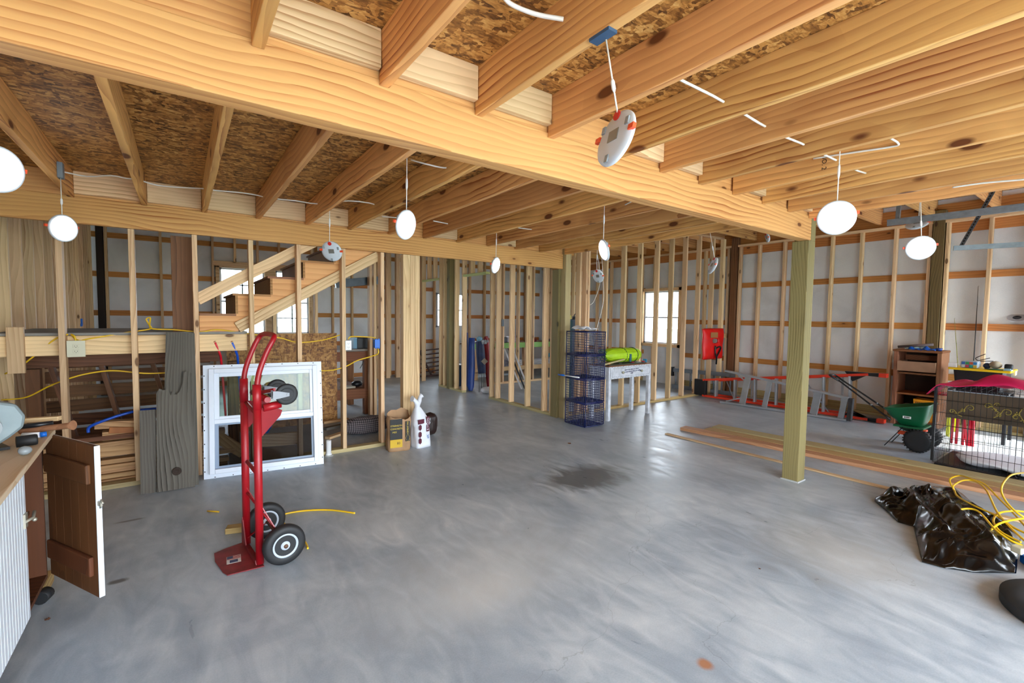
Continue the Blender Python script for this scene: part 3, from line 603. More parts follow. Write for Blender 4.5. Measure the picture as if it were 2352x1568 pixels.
MB().box((p.x-.030, 4.735, p.z-.045), (p.x+.026, 4.800, p.z+.045)).build('box_body', P_blue, bx, bevel=.004)
for x_, z_ in ((-.022, .045), (.006, .045), (-.022, -.052), (.006, -.052)): MB().box((p.x+x_, 4.73, p.z+z_), (p.x+x_+.014, 4.75, p.z+z_+.007)).build('screw_ear', P_blue, bx)
y0 = 4.752
cable('yellow_cable', [FY(12, 858, 4.95), FY(45, 842, 4.9), FY(85, 812, 4.88), FY(120, 783, 4.852), FY(140, 772, 4.85), FY(155, 768, 4.80)], .006, P_yel, 'yellow cable climbing from the far left edge to the beige outlet', 'cable')
cable('yellow_cable', [FY(174, 782, 4.76), FY(171, 772, 4.76), FY(164, 768, 4.80), FY(180, 781, 4.856), FY(215, 776, 4.85), FY(300, 762, 4.87), FY(345, 755, 4.90), FY(342, 745, 4.92), FY(336, 733, 4.93), FY(345, 730, 4.93), FY(344, 748, 4.90), FY(352, 755, 4.86), FY(400, 757, 4.858), FY(460, 762, 4.86), FY(500, 757, 4.86), FY(560, 765, 4.86), FY(640, 775, 4.858), FY(684, 786, 4.857), FY(740, 781, 4.857), FY(781, 769, 4.80)], .006, P_yel, 'yellow cable running along the landing edge and through the studs at waist height', 'cable')
cable('yellow_cable', [FY(800, 779, 4.77), FY(806, 773, 4.77), FY(830, 773, 4.80), FY(858, 775, 4.79), FY(866, 780, 4.76)], .006, P_yel, 'short yellow cable between the white outlet and the blue box', 'cable')
cable('yellow_cable', [FY(4, 918, 5.05), FY(60, 912, 5.0), FY(110, 888, 4.93), FY(150, 872, 4.87), FY(200, 858, 4.87), FY(260, 851, 4.87), FY(330, 857, 4.87), FY(383, 856, 4.87)], .006, P_yel, 'yellow cable arching below the landing behind the two leftmost studs', 'cable')
cable('yellow_cable', [FY(868, 800, 4.75), FY(868, 812, 4.75), FY(850, 819, 4.80), FY(820, 828, 4.82), FY(790, 843, 4.80), FY(750, 851, 4.83), FY(700, 846, 4.85)], .006, P_yel, 'yellow cable drooping from the blue box past the particle board', 'cable')
def pex(a, b, mat, label):
    pa, pb = FY(*a, 4.858), FY(*b, 4.92); r_ = thing('water_pipe', pb, label, 'water pipe')
    MB().tube(spline([pa, (pa+pb)/2+V((.01, -.02, 0)), pb, pb+V((.03, .05, -.55))], 5), .010, 8).build('pipe', mat, r_)
    m = MB(); m.tube([pa+V((-.004, .01, .01)), pa], .014, 8); m.box((pa.x-.022, pa.y-.004, pa.z-.002), (pa.x+.022, pa.y+.006, pa.z+.02)); m.build('elbow_fitting', plain('copper', '#a8684a', .35, .8), r_)
pex((494, 786), (509, 838), plain('red_pex', '#d3152a', .35), 'red plastic water pipe hanging from the landing rim above the leaning window')
pex((533, 786), (547, 835), plain('blue_pex', '#1150c4', .35), 'blue plastic water pipe hanging from the landing rim above the leaning window')
# ================================================================ GREY BARN BOARDS
def ragged(name, corners, th, label, mat=W_grey):
    """board leaning in the plane through the given outline points (front face)"""
    o = V(corners[0]); a = V(corners[1])-o; b = V(corners[-1])-o; n_ = a.cross(b).normalized()
    if n_.y > 0: n_ = -n_
    z = b.normalized(); x = z.cross(n_).normalized(); M = Matrix(((z.x, x.x, n_.x, o.x), (z.y, x.y, n_.y, o.y), (z.z, x.z, n_.z, o.z), (0, 0, 0, 1))); Mi = M.inverted()
    pts = [Mi @ V(c) for c in corners]; k = len(pts); vs = [(p.x, p.y, 0) for p in pts]+[(p.x, p.y, -th) for p in pts]
    m = MB().add(vs, [tuple(range(k)), tuple(range(2*k-1, k-1, -1))]+[(i, i+k, (i+1) % k+k, (i+1) % k) for i in range(k)])
    return tag(m.build(name, mat, world=M), label, 'board', 'grey weathered boards leaning on the studs')
def lean(px, py, yb, zt, yt):  # point on a plane leaning from (y=yb,z=0) to (y=yt,z=zt)
    d = ray(px, py); # y = yb + (yt-yb)/zt*z
    s_ = (yt-yb)/zt; t = (yb + s_*EYE)/(d.y - s_*d.z); return EYEP + d*t
L = lambda px, py: lean(px, py, 4.50, 1.25, 4.742)
ragged('weathered_board', [L(372, 1128), L(457, 1116), L(447, 765), L(381, 762)], .022, 'tall grey weathered board leaning behind the broken one')
L = lambda px, py: lean(px, py, 4.462, 1.25, 4.70)
edge = [(448, 1117), (440, 858), (434, 852), (421, 854), (419, 880), (413, 898), (405, 906), (396, 898), (392, 908), (388, 898), (384, 893), (376, 896), (366, 892), (359, 903)]
o = ragged('weathered_board', [L(360, 1131)]+[L(*e) for e in edge], .022, 'broken grey weathered board with splintered top and a knot')
kp = L(406, 1081); kn_ = MB().lathe(kp+V((0, -.012, 0)), (0, -1, .05), [(.032, 0), (.030, .003), (.016, .004), (.014, .001), (0, .001)], 14); kn_.T = Matrix(); kn_ = kn_.build('knot', plain('knot_brown', '#33241a', .8)); kn_.parent = o; kn_.matrix_basis = o.matrix_basis.inverted()
L = lambda px, py: lean(px, py, 4.49, 1.25, 4.735)
ragged('weathered_board', [L(323, 1135), L(359, 1131), L(358, 940), L(320, 943)], .02, 'short narrow grey board left of the broken one')
# ================================================================ LEANING WINDOW
BL, BR, TL, TR = F(468, 1103), F(744, 1066), FY(463, 840, 4.725), FY(733, 832, 4.715)
U = (BR-BL); Vv = TL-BL; wd, ht = U.length, Vv.length; U.normalize(); Vv = (Vv-U*Vv.dot(U)).normalized(); N = Vv.cross(U).normalized()
if N.y > 0: N = -N
MW = Matrix(((U.x, -N.x, Vv.x, BL.x), (U.y, -N.y, Vv.y, BL.y), (U.z, -N.z, Vv.z, BL.z+.004), (0, 0, 0, 1)))
wn = thing('loose_window', BL+U*wd/2, 'white vinyl window unit leaning against the studs on the concrete floor', 'window')
def wb_(m, x0, x1, z0, z1, d0, d1): m.T = MW; m.box((x0*wd, d0, z0*ht), (x1*wd, d1, z1*ht)); return m
def ring(x0, x1, z0, z1, t, d0, d1):
    m = MB(); tx = t/wd; tz = t/ht
    wb_(m, x0, x0+tx, z0, z1, d0, d1); wb_(m, x1-tx, x1, z0, z1, d0, d1); wb_(m, x0+tx, x1-tx, z0, z0+tz, d0, d1); wb_(m, x0+tx, x1-tx, z1-tz, z1, d0, d1); return m
ring(0, 1, 0, 1, .05, .012, .018).build('nailing_flange', P_vinyl, wn)
ring(.045, .955, .04, .965, .04, -.028, .05).build('outer_frame', P_vinyl, wn, bevel=.004)
sh = ring(.085, .925, .50, .93, .038, -.010, .025).build('upper_sash', P_vinyl, wn, bevel=.003)
m = MB(); wb_(m, .12, .89, .535, .90, .006, .010).build('pane', M_tglass, sh)
ring(.085, .925, .07, .49, .03, .006, .03).build('screen_frame', plain('grey_screen_frame', '#7f90a6', .4), wn)
m = MB(); wb_(m, .115, .895, .10, .46, .016, .018).build('insect_screen', M_screen, wn)
m = MB(); wb_(m, .085, .925, .475, .515, -.02, .02).build('meeting_rail', P_vinyl, wn, bevel=.003)
m = MB()
for i in range(8): wb_(m, .004, .012, .06+i*.12, .07+i*.12, .011, .0125); wb_(m, .986, .994, .06+i*.12, .07+i*.12, .011, .0125)
for i in range(7): wb_(m, .08+i*.14, .09+i*.14, .985, .992, .011, .0125); wb_(m, .08+i*.14, .09+i*.14, .006, .013, .011, .0125)
m.build('nail_slots', P_dark, wn)
# pvc stub
p = F(755, 1046); pv = thing('drain_pipe', p, 'short white plastic drain pipe sticking up from the floor beside the leaning window', 'pipe')
MB().lathe(p, (0, 0, 1), [(.030, 0), (.030, .02), (.024, .022), (.024, .155), (.020, .155), (.020, .10), (.0, .10)], 20).build('pipe_stub', P_white, pv); MB().lathe(p, (0, 0, 1), [(.045, 0), (.042, .006), (.030, .009), (0, .009)], 16).build('mortar_ring', plain('grout', '#a9aba8', .9), pv)
# ================================================================ HAND TRUCK
A0, B0 = F(567, 1250), F(597, 1296)          # far and near upright foot
ht_ = thing('hand_truck', (A0+B0)/2, 'tall red hand truck with black wheels standing in the middle of the floor', 'hand truck')
ax = (B0-A0); ax.z = 0; wdt = ax.length; ax.normalize(); fw = V((-ax.y, ax.x, 0))   # fw: towards +x side
if fw.x < 0: fw = -fw
def H(s, d, z): return A0+ax*(s*wdt)+fw*d+V((0, 0, z))     # s: 0 far .. 1 near, d: towards the wheels
for s in (0, 1): MB().tube([H(s, 0, .006), H(s, 0, 1.0)], .021, 12).build('upright', P_red, ht_)
m = MB(); m.tube(spline([H(0, .0, .78), H(0, .0, .98), H(0, .012, 1.08), H(0, .05, 1.19), H(0, .085, 1.262), H(.12, .10, 1.285), H(.5, .104, 1.29), H(.88, .10, 1.285), H(1, .085, 1.262), H(1, .05, 1.19), H(1, .012, 1.08), H(1, .0, .98), H(1, 0, .78)], 5), .0145, 12)
m.build('handle', P_red, ht_)
for s in (0, 1): MB().tube([H(s, 0, .88), H(s, 0, 1.02)], .0225, 12).build('sleeve', P_red, ht_)
for z in (.86, .50): MB().tube([H(0, .006, z+.02), H(1, .006, z-.02 if z > .6 else z)], .011, 8).build('cross_bar', P_red, ht_)
# toe plate
c = [(568-0, 1243), (515, 1262), (492, 1272), (494, 1290), (512, 1315), (523, 1322), (607, 1301)]
pts = [F(*q, .004) for q in c]; m = MB(); k = len(pts); m.add(pts+[p+V((0, 0, .005)) for p in pts], [tuple(range(k))[::-1], tuple(range(k, 2*k))]+[(i, (i+1) % k, (i+1) % k+k, i+k) for i in range(k)]); tp = m.build('toe_plate', P_toe, ht_)
MB().add([H(-.06, -.02, .0), H(-.06, -.02, .14), H(0, -.02, .18), H(.25, -.02, .03), H(1, -.02, .03), H(1.05, -.02, .0)], [(0, 1, 2, 3, 4, 5)]).build('toe_plate_back', P_toe, ht_, solid=.006)
q = F(537, 1284, .0105); dx = (F(548, 1275, .01)-F(526, 1280, .01)); dx.normalize(); M = frame(q, dx)
m = MB(); m.T = M; m.box((-.035, -.045, 0), (.035, .045, .0008)); sk = m.build('flag_sticker', plain('sticker_white', '#cfcac6', .6), tp)
m = MB(); m.T = M
for i in range(4): m.box((-.033, .004+i*.010, .0008), (.033, .009+i*.010, .0014))
m.build('sticker_stripes', plain('sticker_red', '#a03038', .6), sk); m = MB(); m.T = M; m.box((-.033, .012, .0012), (-.004, .042, .0018)); m.box((-.02, -.038, .0008), (.02, -.006, .0014)); m.build('sticker_field', plain('sticker_navy', '#454a6a', .6), sk)
# big wheels
def wheel(c, axis, r, w_, hub, nm='wheel', hubmat=None, spokes=5):
    c = V(c); axis = V(axis).normalized(); t = MB().lathe(c, axis, [(r*.56, -w_*.42), (r*.62, -w_*.5), (r*.86, -w_*.5), (r*.97, -w_*.36), (r, -w_*.12), (r, w_*.12), (r*.97, w_*.36), (r*.86, w_*.5), (r*.62, w_*.5), (r*.56, w_*.42)], 36).build(nm, P_rub, ht_)
    h = MB().lathe(c, axis, [(r*.10, -w_*.58), (r*.20, -w_*.54), (r*.22, -w_*.40), (r*.50, -w_*.40), (r*.53, -w_*.5), (r*.60, -w_*.5), (r*.60, w_*.5), (r*.53, w_*.5), (r*.50, w_*.40), (r*.22, w_*.40), (r*.20, w_*.54), (r*.10, w_*.58)], 32).build('hub', hubmat or P_hub, t)
    if spokes:
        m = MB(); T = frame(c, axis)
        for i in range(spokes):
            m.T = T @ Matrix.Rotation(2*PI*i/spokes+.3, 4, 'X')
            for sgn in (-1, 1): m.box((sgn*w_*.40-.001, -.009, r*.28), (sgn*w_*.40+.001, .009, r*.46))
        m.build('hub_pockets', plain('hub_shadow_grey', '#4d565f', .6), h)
        MB().lathe(c, axis, [(.0, -w_*.72), (.011, -w_*.7), (.013, -w_*.5), (.013, w_*.5), (.011, w_*.7), (0, w_*.72)], 12).build('axle_nut', plain('rusty_steel', '#6b4f3e', .6, .5), h)
    return t
rw = .112
W1 = H(1.05, .155, rw); W0 = H(-.05, .155, rw)
W1 = FY(653, 1252, (B0.y-.065)); W0 = FY(611, 1191, A0.y+.03)
W1.z = W0.z = rw; wheel(W1, ax, rw, .055, 1); wheel(W0, ax, rw, .055, 1)
MB().tube([W0, W1], .008, 8).build('axle', plain('rusty_steel', '#6b4f3e', .6, .5), ht_)
for s in (.04, .96): 
    wx = W0+(W1-W0)*s
    MB().bar(H(s, .0, .36), wx+V((0, 0, .01)), .022, .005, up=ax).build('wheel_strut', P_red, ht_); MB().bar(H(s, .0, .05), wx, .03, .005, up=ax).build('wheel_bracket', P_red, ht_)
MB().tube([H(.1, .0, .33), (W0*.35+W1*.65)+V((0, 0, .02))], .006, 6).build('diagonal_rod', P_red, ht_)
# caster bracket near the top
for s in (.02, .98):
    m = MB(); b0 = H(s, .0, 0); poly = [(.0, .70), (.0, .86), (.02, .885), (.10, .875), (.13, .86), (.12, .83)]
    m.add([b0+fw*x+V((0, 0, z))+ax*e for e in (-.003, .003) for x, z in poly], [tuple(range(6)), tuple(range(11, 5, -1))]+[(i, i+6, (i+1) % 6+6, (i+1) % 6) for i in range(6)]); m.build('caster_gusset', P_red2, ht_)
MB().tube([H(-.05, .05, .93), H(1.05, .05, .93)], .017, 10).build('pivot_tube', P_red, ht_)
C1, C0 = FY(658, 905, B0.y-.03), FY(636, 893, A0.y-.02)
MB().tube([H(1.0, .03, .885), H(1.0, .12, .885+.012)], .022, 10).build('caster_arm', P_red, ht_); MB().bar(H(.3, .06, .94), C1+V((-.06, 0, .03)), .02, .01).build('caster_link', P_red, ht_)
for Cc, s in ((C1, 1), (C0, 0)):
    t = wheel(Cc, ax, .060, .026, 1, nm='caster_wheel', hubmat=P_black, spokes=0)
    for e in (-.019, .019):
        m = MB(); q0 = Cc+ax*e; pl = [(-.075, -.022), (-.075, .026), (-.05, .024), (.010, .009), (.010, -.009), (-.02, -.014)]
        m.add([q0+fw*x+V((0, 0, z))+ax*d for d in (-.0015, .0015) for x, z in pl], [tuple(range(6)), tuple(range(11, 5, -1))]+[(i, i+6, (i+1) % 6+6, (i+1) % 6) for i in range(6)]); m.build('caster_fork', P_steel, ht_)
    m = MB().tube([Cc-ax*.024, Cc+ax*.024], .007, 8).build('caster_bolt', P_steel, ht_)
# things on the floor near it
cable('yellow_cable', [F(707, 1259, .008), F(700, 1243, .008), F(672, 1215, .008), F(640, 1192, .008), F(655, 1180, .007), F(705, 1172, .007), F(760, 1171, .007), F(815, 1178, .007)], .006, P_yel, 'loose end of yellow cable on the floor behind the hand truck wheels', 'cable')
o = MB().tube([F(476, 1173, .006), F(503, 1175, .006)], .005, 6).build('cable_offcut', P_yel); tag(o, 'short yellow cable offcut on the floor left of the hand truck', 'cable')
a, b = F(520, 1216, .019), F(562, 1211, .019); tag(board('wood_block', a, b, .036, .07, W_plank), 'small wood block lying behind the hand truck foot', 'wood block')
for i, (px, py, s, l) in enumerate(((1308, 1019, .035, 'crumpled brown leaf on the floor in front of the crate tower'), (107, 1424, .02, 'small dark leaf on the floor below the open cabinet door'), (1745, 1307, .012, 'tiny pale wood chip on the floor in the right foreground'))):
    p = F(px, py, .006); m = MB()
    for k in range(7):
        a_ = k*.9+i; q = p+V((math.cos(a_), math.sin(a_), 0))*s*.5; m.add([p, q+V((.004, 0, .002)), q+V((0, .006, s*.3)), p+V((0, .004, s*.25))], [(0, 1, 2, 3)])
    tag(m.build('dry_leaf', plain('dead_leaf', '#5a3a26', .8)), l, 'leaf')
# ================================================================ CABINET WITH COUNTER (left edge)
cb = thing('cabinet', (-.8, 1.5, 0), 'white beadboard cabinet with a dark brown inside at the lower left corner', 'cabinet')
P_bead = plain('white_paint', '#dfe6ee', .45, noise=.04)
m = MB()
for i in range(78):
    y = .02+i*.035; m.box((-.567, y, .10), (-.552, y+.029, .795)); m.box((-.567, y+.029, .10), (-.556, y+.035, .795))
m.build('beadboard_front', P_bead, cb)
m = MB().box((-1.14, .02, .10), (-1.125, 3.16, .795)); m.box((-1.14, .02, .08), (-.57, 3.16, .10)); m.box((-1.125, 3.145, .10), (-.57, 3.16, .795)); m.box((-1.125, 2.735, .10), (-.57, 2.75, .795)); m.box((-1.125, 2.75, .42), (-.62, 3.145, .435))
m.build('carcass', W_door, cb)
m = MB()
for y in (.1, 3.1): 
    for x in (-1.1, -.62): m.box((x-.03, y-.03, 0), (x+.03, y+.03, .08))
m.build('feet', W_door, cb)
hg, fe = V((-.556, 3.150, 0)), F(228, 1372, .10); d = fe-hg; d.z = 0; ln = d.length; d.normalize(); nrm_ = V((d.y, -d.x, 0)); 
if nrm_.dot(V((0, -1, 0))) < 0: nrm_ = -nrm_         # inner face looks back at the camera
MD = Matrix(((d.x, -nrm_.x, 0, hg.x), (d.y, -nrm_.y, 0, hg.y), (0, 0, 1, 0), (0, 0, 0, 1)))
dr = MB(); dr.T = MD; 
for i in range(6): dr.box((ln*i/6+.001, 0, .10), (ln*(i+1)/6-.001, .017, .803))
door = dr.build('door', W_door, cb)
m = MB(); m.T = MD; m.box((0, .017, .10), (ln, .021, .803)); m.box((ln, 0, .10), (ln+.004, .021, .803)); m.build('painted_face', P_bead, door)
for z0 in (.195, .625):
    m = MB(); m.T = MD; m.box((.02, -.02, z0), (ln-.03, 0, z0+.09)); m.build('door_batten', W_door, door, bevel=.006)
m = MB(); m.T = MD; m.box((ln+.004, .004, .53), (ln+.03, .012, .55)); m.tube([(ln+.02, .008, .52), (ln+.03, .008, .56), (ln+.045, .008, .545)], .004, 6); m.build('latch', plain('old_brass', '#b9b3a2', .4, .6), door)
m = MB(); m.box((-.553, 2.70, .50), (-.545, 2.735, .56)); m.tube([(-.545, 2.70, .53), (-.53, 2.74, .53), (-.53, 2.765, .55)], .006, 6); m.ball((-.53, 2.76, .515), .009, 8); m.build('latch_catch', plain('old_brass', '#b9b3a2', .4, .6), cb)
MB().tube([(-.68, 2.95, .435), (-.68, 2.95, .44), (-.66, 2.93, .64)], .0, 4)
ct = MB().add([(-1.15, -.3, .795), (-.42, -.3, .795), (-.468, 1.95, .795), (-.525, 3.19, .795), (-1.15, 3.19, .795)]+[(-1.15, -.3, .82), (-.42, -.3, .82), (-.468, 1.95, .82), (-.525, 3.19, .82), (-1.15, 3.19, .82)],
    [(4, 3, 2, 1, 0), (5, 6, 7, 8, 9)]+[(i, (i+1) % 5, (i+1) % 5+5, i+5) for i in range(5)]).build('countertop', W_counter, cb, bevel=.003)
o = MB().lathe((-.72, 2.93, .44), (0, 0, 1), [(.03, 0), (.085, .03), (.09, .28), (.07, .33)], 20).build('wire_basket', plain('teal_blue_plastic', '#2f6f8d', .4)); tag(o, 'blue green basket inside the open cabinet', 'basket')
o = MB().box((-.80, 2.80, .101), (-.60, 3.0, .34)); o.build('dark_bag', plain('dark_cloth', '#2a2726', .9), bevel=.03); tag(bpy.data.objects['dark_bag'], 'dark bundle at the bottom inside the open cabinet', 'bag')
o = MB().tube([F(92, 1375, .03), F(108, 1360, .03)], .03, 14).build('dark_roller', P_rub); tag(o, 'small dark wheel shaped item on the floor under the open cabinet door', 'caster')
a, b = F(92, 1362, .03), F(112, 1322, .03); tag(board('wood_block', a, b, .06, .04, W_plank), 'orange wood block on the floor under the open cabinet door', 'wood block')
# tools on the counter
zc = .821
p = F(30, 1040, zc); sw = thing('circular_saw', p, 'grey power tool with angular guard on the counter at the left edge', 'power tool')
P_tool = plain('grey_tool_casting', '#7d8a8d', .5, .2, noise=.15)
bm_ = [(-.20, .0), (-.14, .10), (-.10, .17), (-.02, .20), (.05, .175), (.078, .12), (.070, .07), (.03, .035), (-.02, .0)]
q = F(28, 1030, zc); M = Matrix.Translation((q.x-.03, q.y, zc+.012)) @ Matrix.Rotation(R(25), 4, 'Z')
MB().prism(bm_, .085, M).build('guard', P_tool, sw, bevel=.012)
m = MB(); m.T = M; m.box((-.22, -.02, -.011), (.02, .11, .0)); m.build('base_shoe', P_black, sw)
m = MB(); m.T = M; m.tube(spline([(-.17, .04, .08), (-.19, .05, .15), (-.14, .05, .20), (-.07, .05, .17)], 5), .017, 10); m.build('handle', P_tool, sw)
m = MB(); m.T = M; m.lathe((-.05, -.045, .09), (0, 1, 0), [(.045, 0), (.05, .02), (.05, .045)], 20); m.build('motor', P_greyp, sw)
m = MB(); m.T = M; m.prism([(-.13, .06), (-.09, .14), (-.04, .155), (-.03, .10), (-.07, .055)], -.004); m.build('guard_slot', P_black, sw)
a, b = F(86, 1008, zc+.024), F(37, 1015, zc+.024); o = MB().tube([a, a+(b-a)*.1, b], [.022, .024, .024], 16).build('black_grip', P_rub); tag(o, 'thick black rubber grip lying on the counter behind the grey power tool', 'handle')
a, b = F(50, 998, zc+.048+.012), F(104, 995, zc+.06); bt = thing('glue_bottle', a, 'small white bottle with a blue cap lying behind the black grip', 'bottle'); c_ = a+(b-a)*.75
a.z = c_.z = b.z = zc+.013; a = F(52, 1000, zc+.013); c_ = F(92, 998, zc+.013); b = F(107, 996, zc+.013)
MB().tube([a, c_], .013, 12).build('bottle_body', P_white, bt); MB().tube([c_, b], .012, 12).build('cap', P_blue, bt)
a, b = F(48, 990, zc+.024), F(168, 976, zc+.05); o = MB().tube(spline([a, (a+b)/2, b], 4), [.014]*8+[.023], 12).build('hammer_handle', W_dress); tag(o, 'thick brown wooden tool handle reaching past the counter end', 'tool handle')
a, b = F(48, 980, zc+.052), F(122, 971, zc+.056); o = MB().tube([a, b], .011, 10).build('file_tool', P_black); tag(o, 'thin shiny black handle lying on the brown wooden handle', 'tool handle')
a, b = F(44, 966, zc+.065), F(138, 960, zc+.07); tag(board('wood_strip', a, b, .022, .03, W_stud), 'pale wood strip lying across the tools at the counter end', 'wood strip')
o = MB().ball(F(22, 1045, zc)+V((.05, -.03, .019)), (.022, .028, .018), 8).build('clear_wrapper', plain('clear_wrapper', '#8e979b', .15)); tag(o, 'crumpled clear wrapper beside the grey power tool', 'wrapper')
# ================================================================ LUMBER PILE UNDER THE LANDING
rnd = random.Random(3); rows = [(.04, 0), (.08, 1), (.12, 2), (.16, 0), (.20, 1), (.27, 3), (.35, 2), (.40, 1)]
pl = ['lowest pale board of the lumber pile', 'second board up in the lumber pile', 'third board up in the lumber pile', 'fourth board up in the lumber pile', 'fifth board up in the lumber pile', 'wide green tinged board in the lumber pile', 'seventh board up in the lumber pile', 'dark board near the top of the lumber pile']
for i, (z, k) in enumerate(rows):
    h = .036 if i != 5 else .10
    x0, x1 = -.98+rnd.uniform(0, .12), .30+rnd.uniform(-.1, .12)
    tag(board('lumber_board', (x0, 4.95-.0*i+.02*(i % 3), z-.018 if i != 5 else .27), (x1, 4.95+.02*(i % 3), z-.018 if i != 5 else .27), h, .10, W_pile if i not in (7,) else W_old_shade), pl[i]+' under the landing', 'board', 'boards piled under the landing')
for a, b, w_, t_, mt, l in (((218, 975), (330, 970), .06, .10, W_pile, 'short thick offcut on top of the lumber pile at the left'), ((235, 1000), (330, 990), .07, .10, W_pile, 'offcut on the lumber pile below the blue pipe'), ((250, 985), (318, 984), .05, .12, plain('orange_offcut', '#a8662e', .6, noise=.2), 'orange brown offcut lying on the lumber pile')):
    pa, pb = FY(*a, 4.98), FY(*b, 5.0); tag(board('lumber_offcut', pa, pb, w_, t_, mt), l, 'wood block', 'offcuts on the lumber pile')
cable('water_pipe', [FY(203, 993, 4.93), FY(206, 980, 4.93), FY(240, 965, 4.93), FY(290, 949, 4.95), FY(330, 941, 4.98), FY(400, 936, 5.0)], .012, plain('blue_pex', '#1150c4', .35), 'blue plastic pipe curving over the lumber pile', 'water pipe')
for i, (x, l) in enumerate(((-.95, 'left'), (-.62, 'middle'), (-.25, 'right'))):
    o = MB()
    a, b = V((x, 5.62, 1.0)), V((x+.22, 5.55, .0)); tag(board('leaning_board', a, b, .10, .036, W_old_shade, up=(0, 1, 0)), f'{l} dim board leaning under the landing', 'board', 'boards leaning under the landing')  # dark wood colour stands in for shade below the deck
for k in range(6):
    z = .22+.14*k; tag(board('rear_slat', (-1.05, 6.05, z), (.25, 6.05, z), .11, .03, W_old_shade), f'{ORD[k]} dark slat from the floor at the back under the landing', 'board', 'dark slats at the back under the landing')  # slats coloured dark in place of the shade at the back
# red/blue hose ends, blue tool seen through the leaning window
a, b = FY(480, 990, 4.98), FY(560, 1040, 4.90); tag(board('lumber_board', a, b, .10, .036, W_pile), 'slanting board seen through the lower pane of the leaning window', 'board')
a, b = FY(592, 1012, 4.9), FY(690, 1005, 4.9); tag(board('lumber_board', a, b, .12, .04, W_stud), 'pale board with pipe fittings seen through the lower pane of the leaning window', 'board')
p = FY(612, 983, 4.95); o = MB(); o.T = Matrix.Translation(p) @ Matrix.Rotation(R(30), 4, 'Y'); o.box((-.035, -.02, -.045), (.035, .02, .045)); tag(o.build('tape_measure', P_blue, bevel=.01), 'blue tool behind the lower pane of the leaning window', 'tool')
# ================================================================ BAGS BY THE DOORWAY
def sack(name, c, sx_, sy_, h, rot, mat, label, cat, top, prof, n=28, m_=16, seed=1):
    """soft upright sack; prof(v)->(scale x, scale y, offset x, offset y)"""
    r_ = random.Random(seed); ph = [r_.uniform(0, 6) for _ in range(4)]; root = thing(name, c, label, cat); T = Matrix.Translation(c) @ Matrix.Rotation(R(rot), 4, 'Z')
    def fn(u, v):
        a = 2*PI*u; kx, ky, ox, oy = prof(v); ca, sa = math.cos(a), math.sin(a); q = (abs(ca)**4+abs(sa)**4)**-.25
        wv = 1+.03*math.sin(5*a+ph[0]+4*v)+.02*math.sin(9*a+ph[1]-7*v)
        return V((ca*q*sx_*kx*wv+ox, sa*q*sy_*ky*wv+oy, h*v+top(a, v)))
    b = MB(); b.T = T; b.grid(fn, n, m_, True, True); b.add([fn(i/n, 0) for i in range(n)][::-1], [tuple(range(n))])
    b.build('sack', mat, root); return root, T
cbg, T = sack('cement_bag', V((1.83, 4.57, 0)), .118, .085, .375, -8, P_paper, 'opened brown paper bag of cement mix with black and yellow print', 'bag', lambda a, v: (.012*math.sin(a*2)+.035*math.sin(a)+.008*math.sin(7*a))*max(0, v-.8)*5, lambda v: (1-.10*max(0, v-.8)*5*.6+.04*math.sin(9*v), 1+.05*math.sin(7*v), 0, 0))
m = MB(); m.T = T; m.box((-.106, -.094, .13), (.020, -.0885, .34)); k1 = m.build('black_print', plain('print_black', '#1d1b18', .6), cbg); m = MB(); m.T = T; m.box((-.106, -.094, .045), (.020, -.0885, .128)); k2 = m.build('yellow_print', plain('print_yellow', '#c9a41c', .6), cbg)
m = MB(); m.T = T; m.box((.052, -.094, .10), (.098, -.0885, .31)); m.build('side_print', plain('print_black', '#1d1b18', .6), cbg)
TX = T @ Matrix.Rotation(R(90), 4, 'X'); P_py = plain('print_gold', '#d8ba36', .6)
for s_, x, z, sz_ in (('STRENGTH', -.043, .272, .024), ('CONCRETE', -.043, .240, .024), ('MIX', -.06, .205, .026)): text('lettering', s_, sz_, T @ Matrix.Translation((x, -.0945, z)) @ Matrix.Rotation(R(90), 4, 'X'), P_py, cbg)
text('lettering', '80', .034, T @ Matrix.Translation((-.02, -.0945, .088)) @ Matrix.Rotation(R(90), 4, 'X'), P_dark, cbg)
text('lettering', 'CEMENT MIX', .022, T @ Matrix.Translation((.076, -.0945, .245)) @ Matrix.Rotation(R(90), 4, 'X') @ Matrix.Rotation(R(90), 4, 'Z'), P_py, cbg)
m = MB(); m.T = T @ Matrix.Translation((.076, -.095, .135))
for q in (((0, .045), (.022, 0)), ((.022, 0), (0, -.045)), ((0, -.045), (-.022, 0)), ((-.022, 0), (0, .045))): m.bar((q[0][0], 0, q[0][1]), (q[1][0], 0, q[1][1]), .003, .001, up=(0, 1, 0))
m.build('diamond_mark', P_py, cbg)
wbg, T = sack('mortar_bag', V((2.08, 4.56, 0)), .095, .085, .45, 12, P_wbag, 'white bag of mortar tied at the top with maroon and blue print', 'bag', lambda a, v: 0, lambda v: ((1-.15*v if v < .55 else .92*(1-(v-.55)/.45)**.8+.16), (1-.1*v if v < .55 else .95*(1-(v-.55)/.45)**.8+.16), -.05*v*v, 0))
m = MB(); m.T = T
m.tube(spline([(-.05, 0, .42), (-.055, -.01, .47), (-.10, -.01, .52), (-.12, -.01, .53)], 4), [.03]*6+[.022]*5+[.03, .034], 8); m.tube(spline([(-.05, 0, .44), (-.03, -.01, .49), (-.005, 0, .535), (.012, 0, .55)], 4), [.026]*6+[.022]*5+[.03, .03], 8); m.build('knotted_ears', P_wbag, wbg)
P_mar = plain('print_maroon', '#55152c', .6)
m = MB(); m.T = T; m.box((.008, -.093, .17), (.044, -.087, .33)); m.build('maroon_panel', P_mar, wbg)
